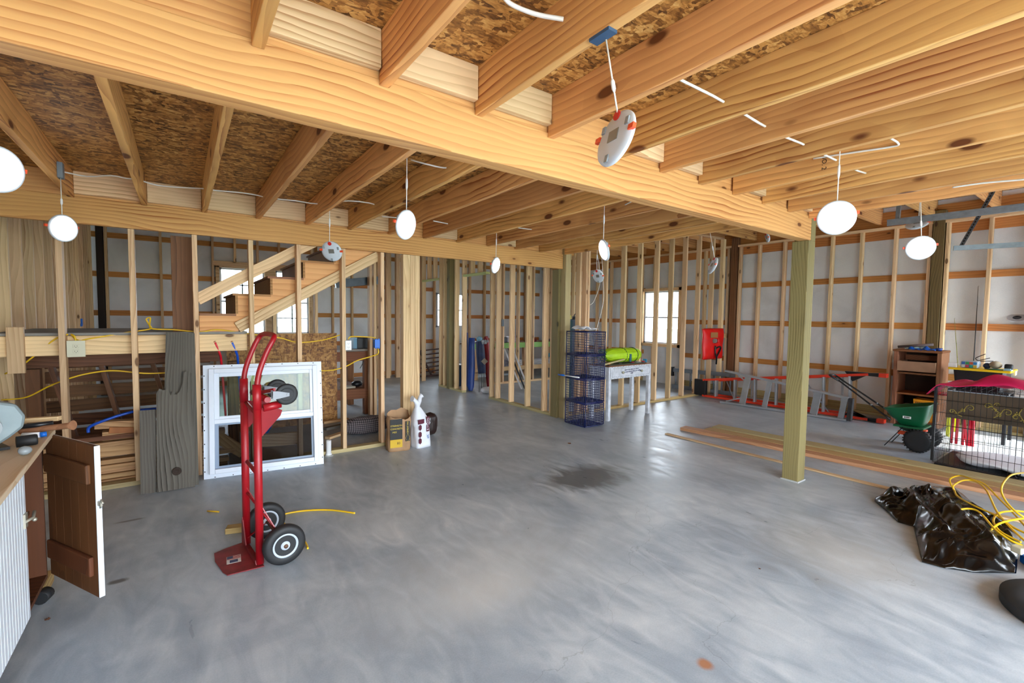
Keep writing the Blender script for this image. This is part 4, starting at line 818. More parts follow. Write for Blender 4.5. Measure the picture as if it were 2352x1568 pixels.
text('lettering', 'B VYLION', .030, T @ Matrix.Translation((.025, -.0935, .25)) @ Matrix.Rotation(R(90), 4, 'X') @ Matrix.Rotation(R(90), 4, 'Z'), P_wbag, wbg)
text('lettering', 'eK', .042, T @ Matrix.Translation((.028, -.0915, .115)) @ Matrix.Rotation(R(90), 4, 'X') @ Matrix.Rotation(R(90), 4, 'Z'), plain('print_blue', '#1c62a8', .6), wbg)
for i, z in enumerate((.225, .15, .08)):
    m = MB(); m.T = T @ Matrix.Translation((-.072, -.0905, z)); m.add([(.021*math.cos(PI/3*k+PI/6), 0, .034*math.sin(PI/3*k+PI/6)) for k in range(6)], [tuple(range(6))]); m.build('hexagon_print', P_mar, wbg, solid=.001)
m = MB(); m.T = T; m.box((-.096, -.0895, .262), (-.02, -.084, .31)); m.build('maroon_band', P_mar, wbg)
p = F(993, 966, .0); sk_, _ = sack('dark_bag', V((2.36, 4.92, 0)), .08, .07, .27, 0, plain('brown_film', '#2b1d1a', .3), 'small dark brown bag behind the white mortar bag', 'bag', lambda a, v: 0, lambda v: (math.sqrt(max(.02, 1-(2*v-1)**4)), math.sqrt(max(.02, 1-(2*v-1)**4)), 0, 0))
# plaid bundle and scrap boards behind the studs
pb_ = plain('plaid_cloth', '#6d6468', .85, noise=.35, nscale=30)
def plaid():
    t = NT('plaid'); co = t.coord((1, 1, 1), rnd=False); w1 = t.n('ShaderNodeTexWave', i_Scale=14.0, bands_direction='X'); w2 = t.n('ShaderNodeTexWave', i_Scale=14.0, bands_direction='Z')
    t.l(co, w1.inputs[0]); t.l(co, w2.inputs[0]); g = t.math('ADD', t.math('MULTIPLY', w1.outputs[1], .5), t.math('MULTIPLY', w2.outputs[1], .5))
    t.l(t.ramp(g, [(.2, lin('#2c292b')), (.5, lin('#5d5557')), (.9, lin('#8a8082'))]), t.b.inputs['Base Color']); t.b.inputs['Roughness'].default_value = .9; return t.m
M = Matrix.Translation((1.78, 5.42, 0))
m = MB(); m.T = M; m.grid(lambda u, v: V((.28*math.cos(2*PI*u)*math.sin(PI*v)**.6, .13*math.sin(2*PI*u)*math.sin(PI*v)**.6, .10-.10*math.cos(PI*v)+.012*math.sin(7*u*2*PI)*math.sin(PI*v))), 28, 12, True, True)
tag(m.build('plaid_bundle', plaid()), 'grey plaid cloth bundle on the floor behind the studs', 'bundle')
for i, ((a, b), y, l) in enumerate(((((752, 1006), (806, 988)), 5.5, 'long white strip lying on the floor left of the plaid bundle'), (((746, 985), (872, 957)), 5.95, 'grey scrap board on the floor behind the plaid bundle'), (((742, 970), (800, 962)), 6.2, 'flat tan scrap board at the foot of the particle board'))):
    pa, pb = F(*a, .02+.02*i), F(*b, .02+.02*i); tag(board('scrap_board', pa, pb, .03, .07, (P_white if i == 9 else (W_stud, W_grey, W_pile)[i])), l, 'board')
# ================================================================ WORKBENCH BEHIND THE STUDS
wbh = thing('workbench', (2.02, 6.85, 0), 'brown wooden workbench with a lower shelf behind the stairs', 'workbench')
MB().box((1.55, 6.45, .90), (2.20, 7.35, .93)).build('top', plain('grey_bench_top', '#8d857c', .6), wbh)
for (x, y) in ((2.13, 6.5), (1.62, 6.5), (2.13, 7.3), (1.62, 7.3)): upright('leg', x-.045, x+.045, y-.045, y+.045, 0, .9, W_bench, wbh)
for z, h in ((.83, .13), (.30, .14)): board('rail', (1.62, 6.47, z), (2.17, 6.47, z), h, .035, W_bench, parent=wbh); board('rail', (2.16, 6.5, z), (2.16, 7.3, z), h, .035, W_bench, parent=wbh)
MB().box((1.60, 6.49, .355), (2.12, 7.3, .375)).build('lower_shelf', W_bench, wbh)
p = FY(828, 800, 6.6); tb = thing('tool_box', V((p.x, 6.6, .931)), 'black box with a pale blue end on the workbench behind the blue electrical box', 'box')
MB().box((p.x-.07, 6.52, .931), (p.x+.10, 6.72, 1.085)).build('box_body', P_black, tb, bevel=.008); MB().box((p.x-.12, 6.53, .931), (p.x-.07, 6.71, 1.08)).build('blue_end', plain('pale_blue_plastic', '#6fa4c0', .4), tb)
o = MB().ball((2.03, 6.62, .42), (.08, .06, .045), 12).build('dark_tool', P_black); tag(o, 'dark tool on the lower shelf of the brown workbench', 'tool')
o = MB().box((1.80, 6.52, .376), (1.98, 6.66, .40)).build('book', plain('book_cover', '#b0a690', .6)); tag(o, 'thin booklet on the lower shelf of the brown workbench', 'book')
cable('power_cord', [(2.12, 6.52, .86), (2.06, 6.44, .74), (2.02, 6.44, .66)], .005, P_black, 'black cord with plug hanging under the brown workbench top', 'cord')
# ================================================================ NAVY WIRE CUBES
cx0, cx1, cy0, cy1, ch = 4.15, 4.485, 4.15, 4.52, .308
for lvl, nm in enumerate(('lowest', 'second from the floor', 'third from the floor', 'topmost')):
    z0 = lvl*ch+.001; rt = thing('wire_cube', (4.32, 4.33, z0), f'navy blue wire mesh storage cube, {nm} of the tower of four', 'storage cube', 'navy wire cubes stacked by the corner post')
    m = MB(); ins = .004 if lvl else -.008
    for z in (z0+.009, z0+ch-.009):
        for a, b in (((cx0-ins, cy0-ins), (cx1+ins, cy0-ins)), ((cx1+ins, cy0-ins), (cx1+ins, cy1)), ((cx1+ins, cy1), (cx0-ins, cy1)), ((cx0-ins, cy1), (cx0-ins, cy0-ins))): m.tube([(a[0], a[1], z), (b[0], b[1], z)], .0085, 6)
    for x in (cx0, cx1):
        for y in (cy0, cy1): m.tube([(x, y, z0+.009), (x, y, z0+ch-.009)], .0075, 6)
    m.build('edge_frame', P_navy, rt)
    def panel(o, a, b, na, nb, nm_):
        m = MB(); o, a, b = V(o), V(a), V(b)
        for i in range(1, na): m.tube([o+a*(i/na), o+a*(i/na)+b], .0031, 4, False)
        for i in range(1, nb): m.tube([o+b*(i/nb), o+b*(i/nb)+a], .0031, 4, False)
        m.build(nm_, P_navy, rt)
    h_ = V((0, 0, ch-.018)); dx_, dy_ = V((cx1-cx0, 0, 0)), V((0, cy1-cy0, 0)); o0 = V((cx0, cy0, z0+.009))
    panel(o0, dx_, h_, 11, 9, 'mesh_panel'); panel(o0, dy_, h_, 11, 9, 'mesh_panel'); panel(o0+dx_, dy_, h_, 11, 9, 'mesh_panel')
    if lvl in (0, 2): panel(o0+dy_, dx_, h_, 11, 9, 'mesh_panel')
    panel(o0, dx_, dy_, 11, 11, 'mesh_floor')
m = MB(); m.grid(lambda u, v: V((4.20+.26*u, 4.25+.24*v, 4*ch+.012+.016*math.sin(9*u+4*v)*math.sin(6*v)+.016+.03*(u < .5)*math.sin(PI*min(1, 2*u)))), 16, 12); tag(m.build('white_cloth', P_wht, solid=.004), 'crumpled white cloth on top of the navy cube tower', 'cloth')
a, b = FX(1288, 868, 4.13), FX(1350, 862, 4.13); mk = thing('paint_marker', (a+b)/2, 'long blue and white item lying across the middle of the navy cube tower', 'tool')
a, b = V((4.10, 4.62, .64)), V((4.10, 4.22, .645)); MB().tube([a, a+(b-a)*.32], .011, 8).build('blue_end', P_blue, mk); MB().tube([a+(b-a)*.3, b], .008, 8).build('white_shaft', P_white, mk)
mk.location = mk.location
# ================================================================ WHITE TABLE WITH DRAWER
P1, P2 = V((4.69, 4.255, 0)), V((5.63, 4.285, 0))
ex = (P2-P1); tw = ex.length; ex.normalize(); ey = V((-ex.y, ex.x, 0)); MT = Matrix(((ex.x, ey.x, 0, P1.x), (ex.y, ey.y, 0, P1.y), (0, 0, 1, 0), (0, 0, 0, 1)))
tb = thing('side_table', P1+ex*tw/2, 'small worn white table with a hand lettered drawer beside the navy cube tower', 'table')
P_tab = plain('worn_white_paint', '#c7cad0', .6, noise=.18, nscale=18)
def tbx(nm, lo, hi, mt=P_tab, par=None, bv=.003): m = MB(); m.T = MT; m.box(lo, hi); return m.build(nm, mt, par or tb, bevel=bv)
tbx('apron', (0, .004, .57), (tw, .35, .74)); tbx('table_top', (-.01, -.006, .74), (tw+.01, .36, .755), W_old_shade)
dw = tbx('drawer', (.03, -.010, .585), (tw-.03, .004, .725), P_tab)
for (x, y) in ((.0, .0), (tw-.055, .0), (.0, .30), (tw-.055, .30)): tbx('leg', (x, y, 0), (x+.05, y+.05, .57))
for x in (.28, .72):
    m = MB(); m.T = MT; m.lathe((tw*x, -.010, .655), (0, -1, 0), [(.012, 0), (.010, .012), (.019, .018), (.018, .028), (0, .032)], 14); m.build('knob', plain('worn_knob', '#a9a48f', .5), dw)
m = MB(); m.T = MT; yy = -.011
for z in (.600, .710):
    for i in range(22): x = .06+(tw-.12)*i/22; m.box((x, yy, z), (x+.016, yy+.001, z+.004))
for x in (.055, tw-.058):
    for i in range(6): m.box((x, yy, .603+i*.018), (x+.004, yy+.001, .613+i*.018))
for i in range(14):
    x = .06+(tw-.12)*i/14; 
    for z in (.728, .578):
        m.T = MT @ Matrix.Translation((x, .003 if z > .726 or z < .584 else yy, z)) @ Matrix.Rotation(R(25 if i % 2 else -25), 4, 'Y'); m.box((0, -.0005, 0), (.03, .001, .004))
m.build('dashed_pattern', plain('pattern_ink', '#2c2f55', .6), dw)
P_ink = plain('lettering_ink', '#20245c', .6)
for s_, z in (('Life in the baby Joe Books', .690), ('you never know what you might', .662), ('1993', .633)): text('lettering', s_, .030, MT @ Matrix.Translation((tw*.5, -.0125, z)) @ Matrix.Rotation(R(90), 4, 'X') @ Matrix.Rotation(R(2), 4, 'Z'), P_ink, dw, shear=.3)
# things on the table
def cyl_wavy(a, b, r, n_, amp, seed):
    rr = random.Random(seed); T_ = frame(a, V(b)-V(a)); L_ = (V(b)-V(a)).length; ph = [rr.uniform(0, 6) for _ in range(3)]
    def fn(u, v): 
        an = 2*PI*u; k = r*(.92+.14*math.sin(PI*v))*(1+amp*math.sin(9*an+ph[0])*(.6+.4*math.sin(3*v+ph[1]))+amp*.6*math.sin(17*an+5*v+ph[2])); k *= min(1, 5*(v+.06), 5*(1.04-v)); return T_ @ V((L_*v, k*math.cos(an), k*.82*math.sin(an)))
    return fn
a, b = MT @ V((.06, .17, .885)), MT @ V((tw-.04, .17, .872)); hm = thing('hammock_bundle', (a+b)/2, 'rolled lime green folding fabric bundle with straps on the white table', 'fabric bundle')
m = MB(); m.grid(cyl_wavy(a, b, .118, 1, .045, 3), 60, 20, True, True); m.build('rolled_fabric', plain('lime_fabric', '#a8cf14', .55, noise=.15, nscale=10, bump=.25), hm)
m = MB(); rr = random.Random(5)
for i in range(46):
    an, q = rr.uniform(0, 2*PI), rr.uniform(.01, .10); c_ = MT @ V((.055+rr.uniform(-.02, .02), .17+q*math.cos(an), .885+q*.82*math.sin(an))); m.ball(c_, (rr.uniform(.008, .02), rr.uniform(.008, .018), rr.uniform(.008, .02)), 6)
m.build('gathered_end', plain('dark_lime_fabric', '#4c6a14', .8, noise=.6, nscale=40), hm)
for t_, nm in ((.45, 'strap'), (.74, 'strap')):
    c_ = a+(b-a)*t_; T_ = frame(c_, b-a); MB().tube([T_ @ V((0, .124*math.cos(2*PI*k/24), .104*math.sin(2*PI*k/24))) for k in range(25)], .006, 5, False).build('cord_tie', plain('dark_green_cord', '#2f4a2a', .7), hm)
c_ = a+(b-a)*.52; T_ = frame(c_, b-a); m = MB(); m.T = T_; m.box((-.012, -.13, -.09), (.03, -.122, .02)); m.build('strap', plain('teal_strap', '#245860', .7), hm)
m = MB(); m.T = MT; m.box((.02, .02, .757), (tw-.10, .26, .766)); tag(m.build('flat_board', plain('dark_flat_board', '#4a443e', .7, noise=.2)), 'thin dark board under the lime green bundle on the white table', 'board')
tag(board('pale_stick', MT @ V((-.06, .03, .78)), MT @ V((.30, -.01, .835)), .022, .02, W_tplate), 'pale green stick sticking out over the front of the white table', 'stick')
for (x, c, l) in ((.05, '#c2502a', 'small orange item left of the lime green bundle'), (.60, '#8a2438', 'small red item under the middle of the lime green bundle'), (.86, '#9c1f36', 'small red item under the right end of the lime green bundle'), (.30, '#3a3836', 'dark crumpled item under the lime green bundle')):
    m = MB(); m.ball(MT @ V((tw*x, .05, .7775 if x != .05 else .78)), (.03, .025, .011), 10); tag(m.build('small_item', plain('item'+c, c, .6)), l, 'item')
o = MB(); o.T = MT; o.box((tw+.012, .10, .60), (tw+.03, .16, .80)); tag(o.build('blue_strap', plain('light_blue_strap', '#3c8fb8', .6)), 'light blue strap hanging at the right end of the white table', 'strap')
# ================================================================ LIFE JACKET
lj = thing('life_jacket', (7.98, 4.74, .9), 'red life jacket with black strap hanging on the studs at the right', 'life jacket')
pts = [(1611, 757), (1650, 753), (1657, 790), (1659, 822), (1640, 822), (1611, 823), (1613, 790)]
yj = 4.74; c_ = [FY(*p, yj) for p in pts]; cc = sum(c_, V((0, 0, 0)))/len(c_)
x0, x1 = FY(1612, 790, yj).x, FY(1657, 790, yj).x; zt, zb = FY(1630, 755, yj).z, FY(1635, 823, yj).z
def ljf(u, v):
    x = x0+(x1-x0)*u+(.03*(v-.5))*(u-.5)*2; z = zb+(zt-zb)*v; k = (1-(2*u-1)**6)*(1-(2*v-1)**8); split = math.exp(-((u-.5)/.05)**2)*(v < .45)
    return V((x, yj-.012-.045*k*(1-.6*split)-.006*math.sin(14*u+9*v), z))
def inhole(u, v): return ((u-.5)/.15)**2+((v-.60)/.09)**2 < 1
m = MB(); nu, nv = 36, 40; vs = [ljf(i/nu, j/nv) for i in range(nu+1) for j in range(nv+1)]
m.add(vs, [(i*(nv+1)+j, (i+1)*(nv+1)+j, (i+1)*(nv+1)+j+1, i*(nv+1)+j+1) for i in range(nu) for j in range(nv) if not inhole((i+.5)/nu, (j+.5)/nv)], True)
m.build('foam_panel', plain('red_nylon', '#dd0f0b', .45, noise=.08), lj, solid=.03)
xm = (x0+x1)/2
m = MB(); m.tube(spline([(xm-.02, yj-.085, zb+.24), (xm-.03, yj-.09, zb+.12), (xm+.02, yj-.09, zb+.02), (xm+.05, yj-.07, zb-.10)], 5), .016, 6); m.tube(spline([(xm+.02, yj-.09, zb+.03), (xm+.14, yj-.09, zb+.17), (xm+.14, yj-.085, zb+.22), (xm+.05, yj-.085, zb+.21), (xm-.02, yj-.085, zb+.18)], 5), .014, 6); m.build('strap', P_black, lj)
a, b = V((xm-.17, yj-.075, zb+.44)), V((xm+.06, yj-.075, zb+.44)); o = board('tan_label_board', a, b, .10, .01, plain('tan_tape', '#a9713f', .6), parent=lj)
a, b = FY(1652, 770, 4.76), FY(1676, 771, 4.76); tag(board('wood_block', a+V((0, -.045, 0)), b+V((0, -.045, 0)), .09, .03, W_pile), 'short board nailed across the studs right of the life jacket', 'board')
# ================================================================ PLANKS ON THE FLOOR
tag(board('long_plank', (5.165, 3.42, .019), (5.46, .2, .019), .038, .14, W_plank2), 'reddish plank lying on the floor, nearest to the post in the plank group', 'plank', 'long planks on the floor by the post')
tag(board('long_plank', (5.35, 3.20, .0195), (5.645, .1, .0195), .038, .16, W_plank), 'middle plank on the floor between the reddish and the greenish one', 'plank', 'long planks on the floor by the post')
tag(board('long_plank', (5.575, 3.22, .020), (5.86, .1, .020), .04, .20, W_tplate), 'greenish plank lying farthest from the post in the plank group', 'plank', 'long planks on the floor by the post')
tag(board('wood_strip', (4.775, 3.39, .008), (4.80, .1, .008), .014, .055, W_stud), 'thin pale wood strip lying alone on the floor just behind the post', 'wood strip')
# ================================================================ LADDERS
ol = thing('step_ladder', (7.75, 3.4, 0), 'long orange red step ladder lying on its side along the right wall', 'ladder')
def rail_(nm, a, b, w_, t_, mt, par, up=(0, 0, 1)): MB().bar(a, b, w_, t_, up).build(nm, mt, par, bevel=.002)
a0, a1 = V((7.62, 4.66, .035)), V((7.79, 2.25, .035)); b0_, b1_ = V((7.62, 4.66, .315)), V((7.79, 2.27, .665))
rail_('rail', a0, a1, .035, .075, P_orange, ol); rail_('rail', b0_, b1_, .035, .075, P_orange, ol)
c0, c1 = V((7.80, 4.55, .05)), V((7.98, 2.42, .04)); d0, d1 = V((7.80, 4.55, .30)), V((7.98, 2.42, .62))
rail_('rear_rail', c0, c1, .03, .04, P_orange, ol); rail_('rear_rail', d0, d1, .03, .04, P_orange, ol)
for i in range(7):
    t = .10+.135*i; rail_('tread', a0.lerp(a1, t)+V((0, 0, .015)), b0_.lerp(b1_, t)-V((0, 0, .015)), .09, .025, P_alu, ol, up=(1, .1, 0))
for t in (.3, .62, .9): rail_('brace', c0.lerp(c1, t), d0.lerp(d1, t), .03, .012, P_alu, ol, up=(0, 1, 0))
for t, u in ((.22, .1), (.80, .66)): rail_('spreader', a0.lerp(a1, t)+V((.03, 0, .01)), d0.lerp(d1, u)+V((0, 0, -.02)), .02, .006, P_alu, ol)
MB().box((7.585, 4.60, .03), (7.66, 4.82, .32)).build('black_top', P_black, ol, bevel=.01)
for z, nm in ((.035, 'foot'), (.665, 'foot')):
    y = 2.25; s_ = 1 if z > .5 else -1
    m = MB(); m.add([V((7.755, 2.55, z+.018)), V((7.755, 2.27, z+.02)), V((7.755, 2.15, z+.028)), V((7.755, 2.15, z-.022)), V((7.755, 2.3, z-.02)), V((7.755, 2.45, z-.018-.10*(s_ > 0)+.10*(s_ < 0)))]+[V((7.835, 2.55, z+.018)), V((7.835, 2.27, z+.02)), V((7.835, 2.15, z+.028)), V((7.835, 2.15, z-.022)), V((7.835, 2.3, z-.02)), V((7.835, 2.45, z-.018-.10*(s_ > 0)+.10*(s_ < 0)))],
        [tuple(range(6)), tuple(range(11, 5, -1))]+[(i, (i+1) % 6, (i+1) % 6+6, i+6) for i in range(6)]); m.build('boot', P_black, ol)
    MB().box((7.75, 2.06, z-.026), (7.84, 2.15, z+.03)).build('red_foot', P_orange, ol, bevel=.006)
al = thing('step_ladder', (7.42, 3.3, 0), 'aluminium step ladder lying on its side in front of the orange ladder', 'ladder')
a0, a1 = V((7.36, 4.18, .02)), V((7.53, 2.42, .02)); b0_, b1_ = V((7.36, 4.10, .56)), V((7.53, 2.45, .30))
b0_ = FX(1666, 851, 7.38); b1_ = FX(1950, 914, 7.52)
rail_('rail', a0, a1, .03, .06, P_alu, al); rail_('rail', b0_, b1_, .03, .06, P_alu, al)
for i in range(5):
    t = .20+.19*i; rail_('tread', a0.lerp(a1, t)+V((0, 0, .014)), b0_.lerp(b1_, t+.015)-V((0, 0, .014)), .075 if i not in (0, 3) else .10, .02, P_alu, al, up=(.1, 1, 0))
MB().bar(a1+V((0, -.03, 0)), b1_+V((0, -.03, 0)), .07, .05, up=(1, 0, 0)).build('worn_end_cap', plain('worn_black_cap', '#3a3a3c', .7, noise=.4, nscale=30), al)
rail_('spreader', b0_.lerp(b1_, .1), b0_.lerp(b1_, .22)+V((0, 0, -.13)), .02, .006, P_alu, al); rail_('spreader', a0.lerp(a1, .05)+V((0, 0, .02)), a0.lerp(a1, .22)+V((0, 0, .13)), .02, .006, P_alu, al)
el = thing('extension_ladder', (8.2, 4.9, 0), 'long grey extension ladder lying on edge behind the studs, past the orange ladder', 'ladder')
p0, p1 = V((7.95, 6.35, .40)), V((8.2, 3.75, .44)); q0, q1 = V((7.95, 6.35, .05)), V((8.2, 3.75, .05))
p0 = FX(1545, 849, 8.0); p1 = FX(1688, 862, 8.15); q0 = V((p0.x, p0.y, .05)); q1 = V((p1.x, p1.y, .05))
P_galv2 = plain('dull_aluminium', '#7d848b', .5, .6, noise=.2)
rail_('rail', p0, p1, .075, .03, P_galv2, el); rail_('rail', q0, q1, .075, .03, P_galv2, el)
for i in range(8): MB().tube([q0.lerp(q1, .06+.125*i), p0.lerp(p1, .06+.125*i)], .016, 8).build('rung', P_galv2, el)
MB().box((p0.x-.03, p0.y-.02, p0.z-.12), (p0.x+.03, p0.y+.05, p0.z+.06)).build('pulley_end', P_black, el)
# ================================================================ BROADCAST SPREADER
sp = thing('broadcast_spreader', (6.6, 1.45, 0), 'green lawn spreader with black wheels and a long black handle', 'lawn spreader')
hx0, hx1, hy0, hy1 = 6.40, 6.80, 1.33, 1.73
def hop(u, v):
    a = 2*PI*u; ca, sa = math.cos(a), math.sin(a); q = (abs(ca)**5+abs(sa)**5)**-.2; k = .42+.58*v**.7 if v < .999 else 1.04
    z = .255+.20*v; cy = 1.50+.03*v
    return V((6.60+.20*k*ca*q, cy+.20*k*sa*q, z+(.055*(-sa)*v if v > .3 else 0)+.02*v))
m = MB(); m.grid(hop, 32, 10, True, True); hb = m.build('hopper', P_green, sp, solid=.006)
m = MB(); m.box((6.44, 1.37, .243), (6.74, 1.63, .262)); m.build('hopper_floor', P_green, sp); m = MB(); m.lathe((6.6, 1.5, .18), (0, 0, 1), [(.05, 0), (.11, .03), (.12, .075)], 18); m.build('gear_housing', plain('dark_green', '#2a3e2a', .5), sp)
p = FX(2084, 958, 6.405); m = MB(); m.box((6.388, p.y-.035, p.z-.013), (6.392, p.y+.035, p.z+.013)); lb_ = m.build('label', P_white, hb); m = MB()
for i in range(4): m.box((6.3865, p.y-.022+i*.012, p.z-.007), (6.3875, p.y-.014+i*.012, p.z+.008))
m.build('label_print', P_dark, lb_)
ht_bak = ht_; ht_ = sp
for x in (6.44, 6.80):
    t_ = MB().lathe((x, 1.41, .122), (1, 0, 0), [(.065, -.035), (.10, -.04), (.118, -.03), (.122, 0), (.118, .03), (.10, .04), (.065, .035)], 32).build('wheel', P_rub, sp)
    m = MB(); T_ = frame((x, 1.41, .122), (1, 0, 0))
    for i in range(26): m.T = T_ @ Matrix.Rotation(2*PI*i/26, 4, 'X'); m.box((-.036, -.006, .115), (.036, .006, .127))
    m.build('tread_blocks', P_rub, t_); MB().lathe((x, 1.41, .122), (1, 0, 0), [(0, -.032), (.02, -.034), (.025, -.025), (.06, -.022), (.068, -.03), (.068, .03), (.06, .022), (0, .03)], 24).build('hub', P_black, t_)
ht_ = ht_bak
MB().tube([(6.42, 1.41, .122), (6.82, 1.41, .122)], .008, 8).build('axle', P_steel, sp)
MB().box((6.50, 1.44, .15), (6.53, 1.60, .19)).build('gate_lever', P_clip, sp); MB().box((6.44, 1.35, .225), (6.52, 1.39, .245)).build('orange_shield', P_clip, sp)
for x in (6.47, 6.72):
    MB().tube([(x, 1.55, .24), (x-.02+(.0), 1.70, .003)], .005, 6).build('stand_leg', P_wire, sp)
    a = V((x+.0, 1.66, .30)); b = V((6.60+(x-6.6)*.35+.05, 2.27, .70)); MB().tube(spline([a, a.lerp(b, .5), b], 4), .010, 8).build('handle_tube', P_black, sp)
    MB().ball(a.lerp(b, .33), .014, 8).build('tube_clamp', P_steel, sp)
MB().tube(spline([(6.60, 2.22, .665), (6.57, 2.30, .715), (6.64, 2.34, .725), (6.72, 2.31, .715), (6.70, 2.22, .665)], 5), .012, 8).build('handle_grip', P_black, sp)
# ================================================================ DRESSER FRAME AND WHAT IS ON IT
DX0, DX1, DY0, DY1 = 7.95, 8.34, 1.555, 2.045; dz = 1.0
ds = thing('dresser', (8.15, 1.8, 0), 'old brown wooden dresser without its fronts, against the right wall', 'dresser')
for y in (DY0, DY1-.045): upright('side_panel', DX0, DX1, y, y+.045, .0, dz, W_dress, ds)
MB().box((DX0-.015, DY0-.01, dz), (DX1, DY1+.015, dz+.03)).build('top', W_bench, ds, bevel=.01)
MB().box((DX1-.01, DY0, .05), (DX1, DY1, dz)).build('back_panel', plain('dark_back_panel', '#3b2519', .8, noise=.2), ds)
for z, mt in ((.42, plain('orange_shelf', '#9a5f30', .6, noise=.2)), (.06, W_bench), (.70, W_bench)): MB().box((DX0+.01, DY0+.04, z), (DX1-.01, DY1-.04, z+.022)).build('shelf', mt, ds)
d_ = MB(); d_.box((DX0-.04, DY0+.05, .745), (DX0-.022, DY1-.05, .875)); d_.box((DX0-.022, DY0+.05, .745), (DX1-.05, DY0+.065, .875)); d_.box((DX0-.022, DY1-.065, .745), (DX1-.05, DY1-.05, .875)); d_.box((DX0-.022, DY0+.065, .745), (DX1-.05, DY1-.065, .755)); d_.build('open_drawer', plain('raw_drawer_wood', '#a88265', .65, noise=.12), ds)
MB().box((DX1-.13, DY0+.06, .88), (DX1-.11, DY1-.06, .95)).build('inner_board', W_bench, ds)
a, b = V((8.0, 2.02, dz+.06)), V((8.02, 1.66, dz+.11)); o = MB().tube([a, b], .018, 10).build('wrapped_tube', plain('grey_brown_wrap', '#5b4c4a', .6)); tag(o, 'long grey brown wrapped roll lying on top of the dresser', 'roll')
m = MB(); m.grid(lambda u, v: V((7.98+.12*v, 1.94-.22*u, dz+.032+.05*math.sin(PI*v)*(.6+.4*u)+.008*math.sin(16*u)+.004)), 16, 8); tag(m.build('silver_sheet', plain('pale_teal_sheet', '#a9c8cc', .35), solid=.003), 'pale teal folded sheet on top of the dresser', 'sheet')
m = MB(); m.grid(lambda u, v: V((7.95+.16*v, 1.90-.28*u, dz+.032+.03*math.sin(PI*v)*(1+.5*math.sin(11*u+3*v))+.006*math.sin(23*u)+.004)), 24, 10); tag(m.build('blue_plastic_bag', plain('blue_film', '#1453b0', .3, noise=.3, nscale=12), solid=.002), 'crumpled blue plastic bag on top of the dresser', 'bag')
o = MB().lathe((8.02, 1.60, dz+.031), (0, 0, 1), [(.025, 0), (.03, .01), (.038, .035), (.034, .035), (.026, .012), (0, .01)], 20).build('blue_cup', plain('navy_plastic', '#123a8a', .35)); tag(o, 'small dark blue bowl at the right corner of the dresser top', 'bowl')
bk = thing('yellow_basket', (8.05, 1.72, .083), 'yellow perforated plastic basket in the bottom of the dresser', 'basket')
P_bk = plain('orange_yellow_plastic', '#f0a010', .4)
m = MB(); m.grid(lambda u, v: V((8.06+.10*(.8+.2*v)*max(-1, min(1, 1.5*math.cos(2*PI*u))), 1.70+.115*(.8+.2*v)*max(-1, min(1, 1.5*math.sin(2*PI*u))), 0.083+.29*v)), 32, 6, False, True); m.build('basket_wall', P_bk, bk, solid=.004)
m = MB()
for i in range(10):
    for k in range(4): m.box((7.953, 1.60+i*.02, .20+k*.04), (7.957, 1.612+i*.02, .22+k*.04))
m.build('basket_holes', plain('basket_hole', '#7a4b08', .6), bk); m = MB(); m.box((7.97, 1.60, .083), (8.15, 1.80, .09)); m.build('basket_floor', P_bk, bk)
bl = MB().ball((8.06, 1.89, .083+.105), .105, 20).build('soccer_ball', plain('worn_ball', '#8d8478', .6, noise=.3, nscale=9)); tag(bl, 'worn grey ball in the bottom of the dresser beside the yellow basket', 'ball')
# ================================================================ TOTE AND THINGS ON IT
ty = thing('storage_tote', (7.8, 1.15, .6), 'black storage tote with a yellow lid standing on a yellow frame at the right', 'storage tote')
P_ty = plain('yellow_lid', '#f0c408', .4)
def tap(u, v): k = .86+.10*v; return V((7.86+.21*k*max(-1, min(1, 1.35*math.cos(2*PI*u))), 1.165+.235*k*max(-1, min(1, 1.35*math.sin(2*PI*u))), .60+.235*v))
m = MB(); m.grid(tap, 36, 6, False, True); m.box((7.69, .98, .60), (8.03, 1.35, .605)); m.build('tub', P_black, ty)
MB().box((7.62, .90, .832), (8.08, 1.43, .858)).build('lid', P_ty, ty, bevel=.008); m = MB(); m.box((7.80, .888, .80), (7.92, .902, .85)); m.build('lid_latch', plain('pale_latch', '#e8dca0', .4), ty)
fr = thing('stand', (7.86, 1.165, 0), 'stand with acid yellow legs at its left side under the black storage tote', 'stand')
P_ly = plain('acid_yellow', '#dfe60c', .4)
for (x, y) in ((7.66, 1.40), (8.06, 1.40), (7.66, .93), (8.06, .93)): MB().box((x-.015, y-.015, 0), (x+.015, y+.015, .574)).build('leg', P_ly if y > 1.3 else P_black, fr)
MB().box((7.64, .91, .575), (8.08, 1.42, .597)).build('shelf', P_black, fr)
z = .860
o = MB().box((7.64, 1.36, z), (7.72, 1.43, z+.05)).build('white_carton', P_white); tag(o, 'small white carton at the left end of the yellow tote lid', 'carton')
pk = MB().box((7.66, 1.17, z), (7.80, 1.33, z+.085)).build('snack_pack', plain('printed_film', '#a8b4c0', .3, noise=.2), bevel=.02); tag(pk, 'shrink wrapped pack of colourful cans or bottles on the yellow tote lid', 'pack')
cols = ['#c8b03a', '#2a7fb8', '#22a090', '#c05a3a', '#b83a5a', '#3a9a5a', '#d8d8d8', '#3a6ab0']; kk = 0
for i in range(4):
    for j in range(2): m = MB().box((7.655, 1.185+i*.034, z+.008+j*.036), (7.6585, 1.215+i*.034, z+.038+j*.036)); m.build('printed_panel', plain('panel'+cols[kk], cols[kk], .4), pk); kk += 1
pk['label'] = 'clear wrapped pack with colourful printed squares on the yellow tote lid'
o = MB().ball((7.73, 1.04, z+.045), (.055, .055, .045), 16).build('hat', plain('tan_felt', '#a89a80', .8, noise=.2)); tag(o, 'rounded tan cap on the yellow tote lid', 'hat')
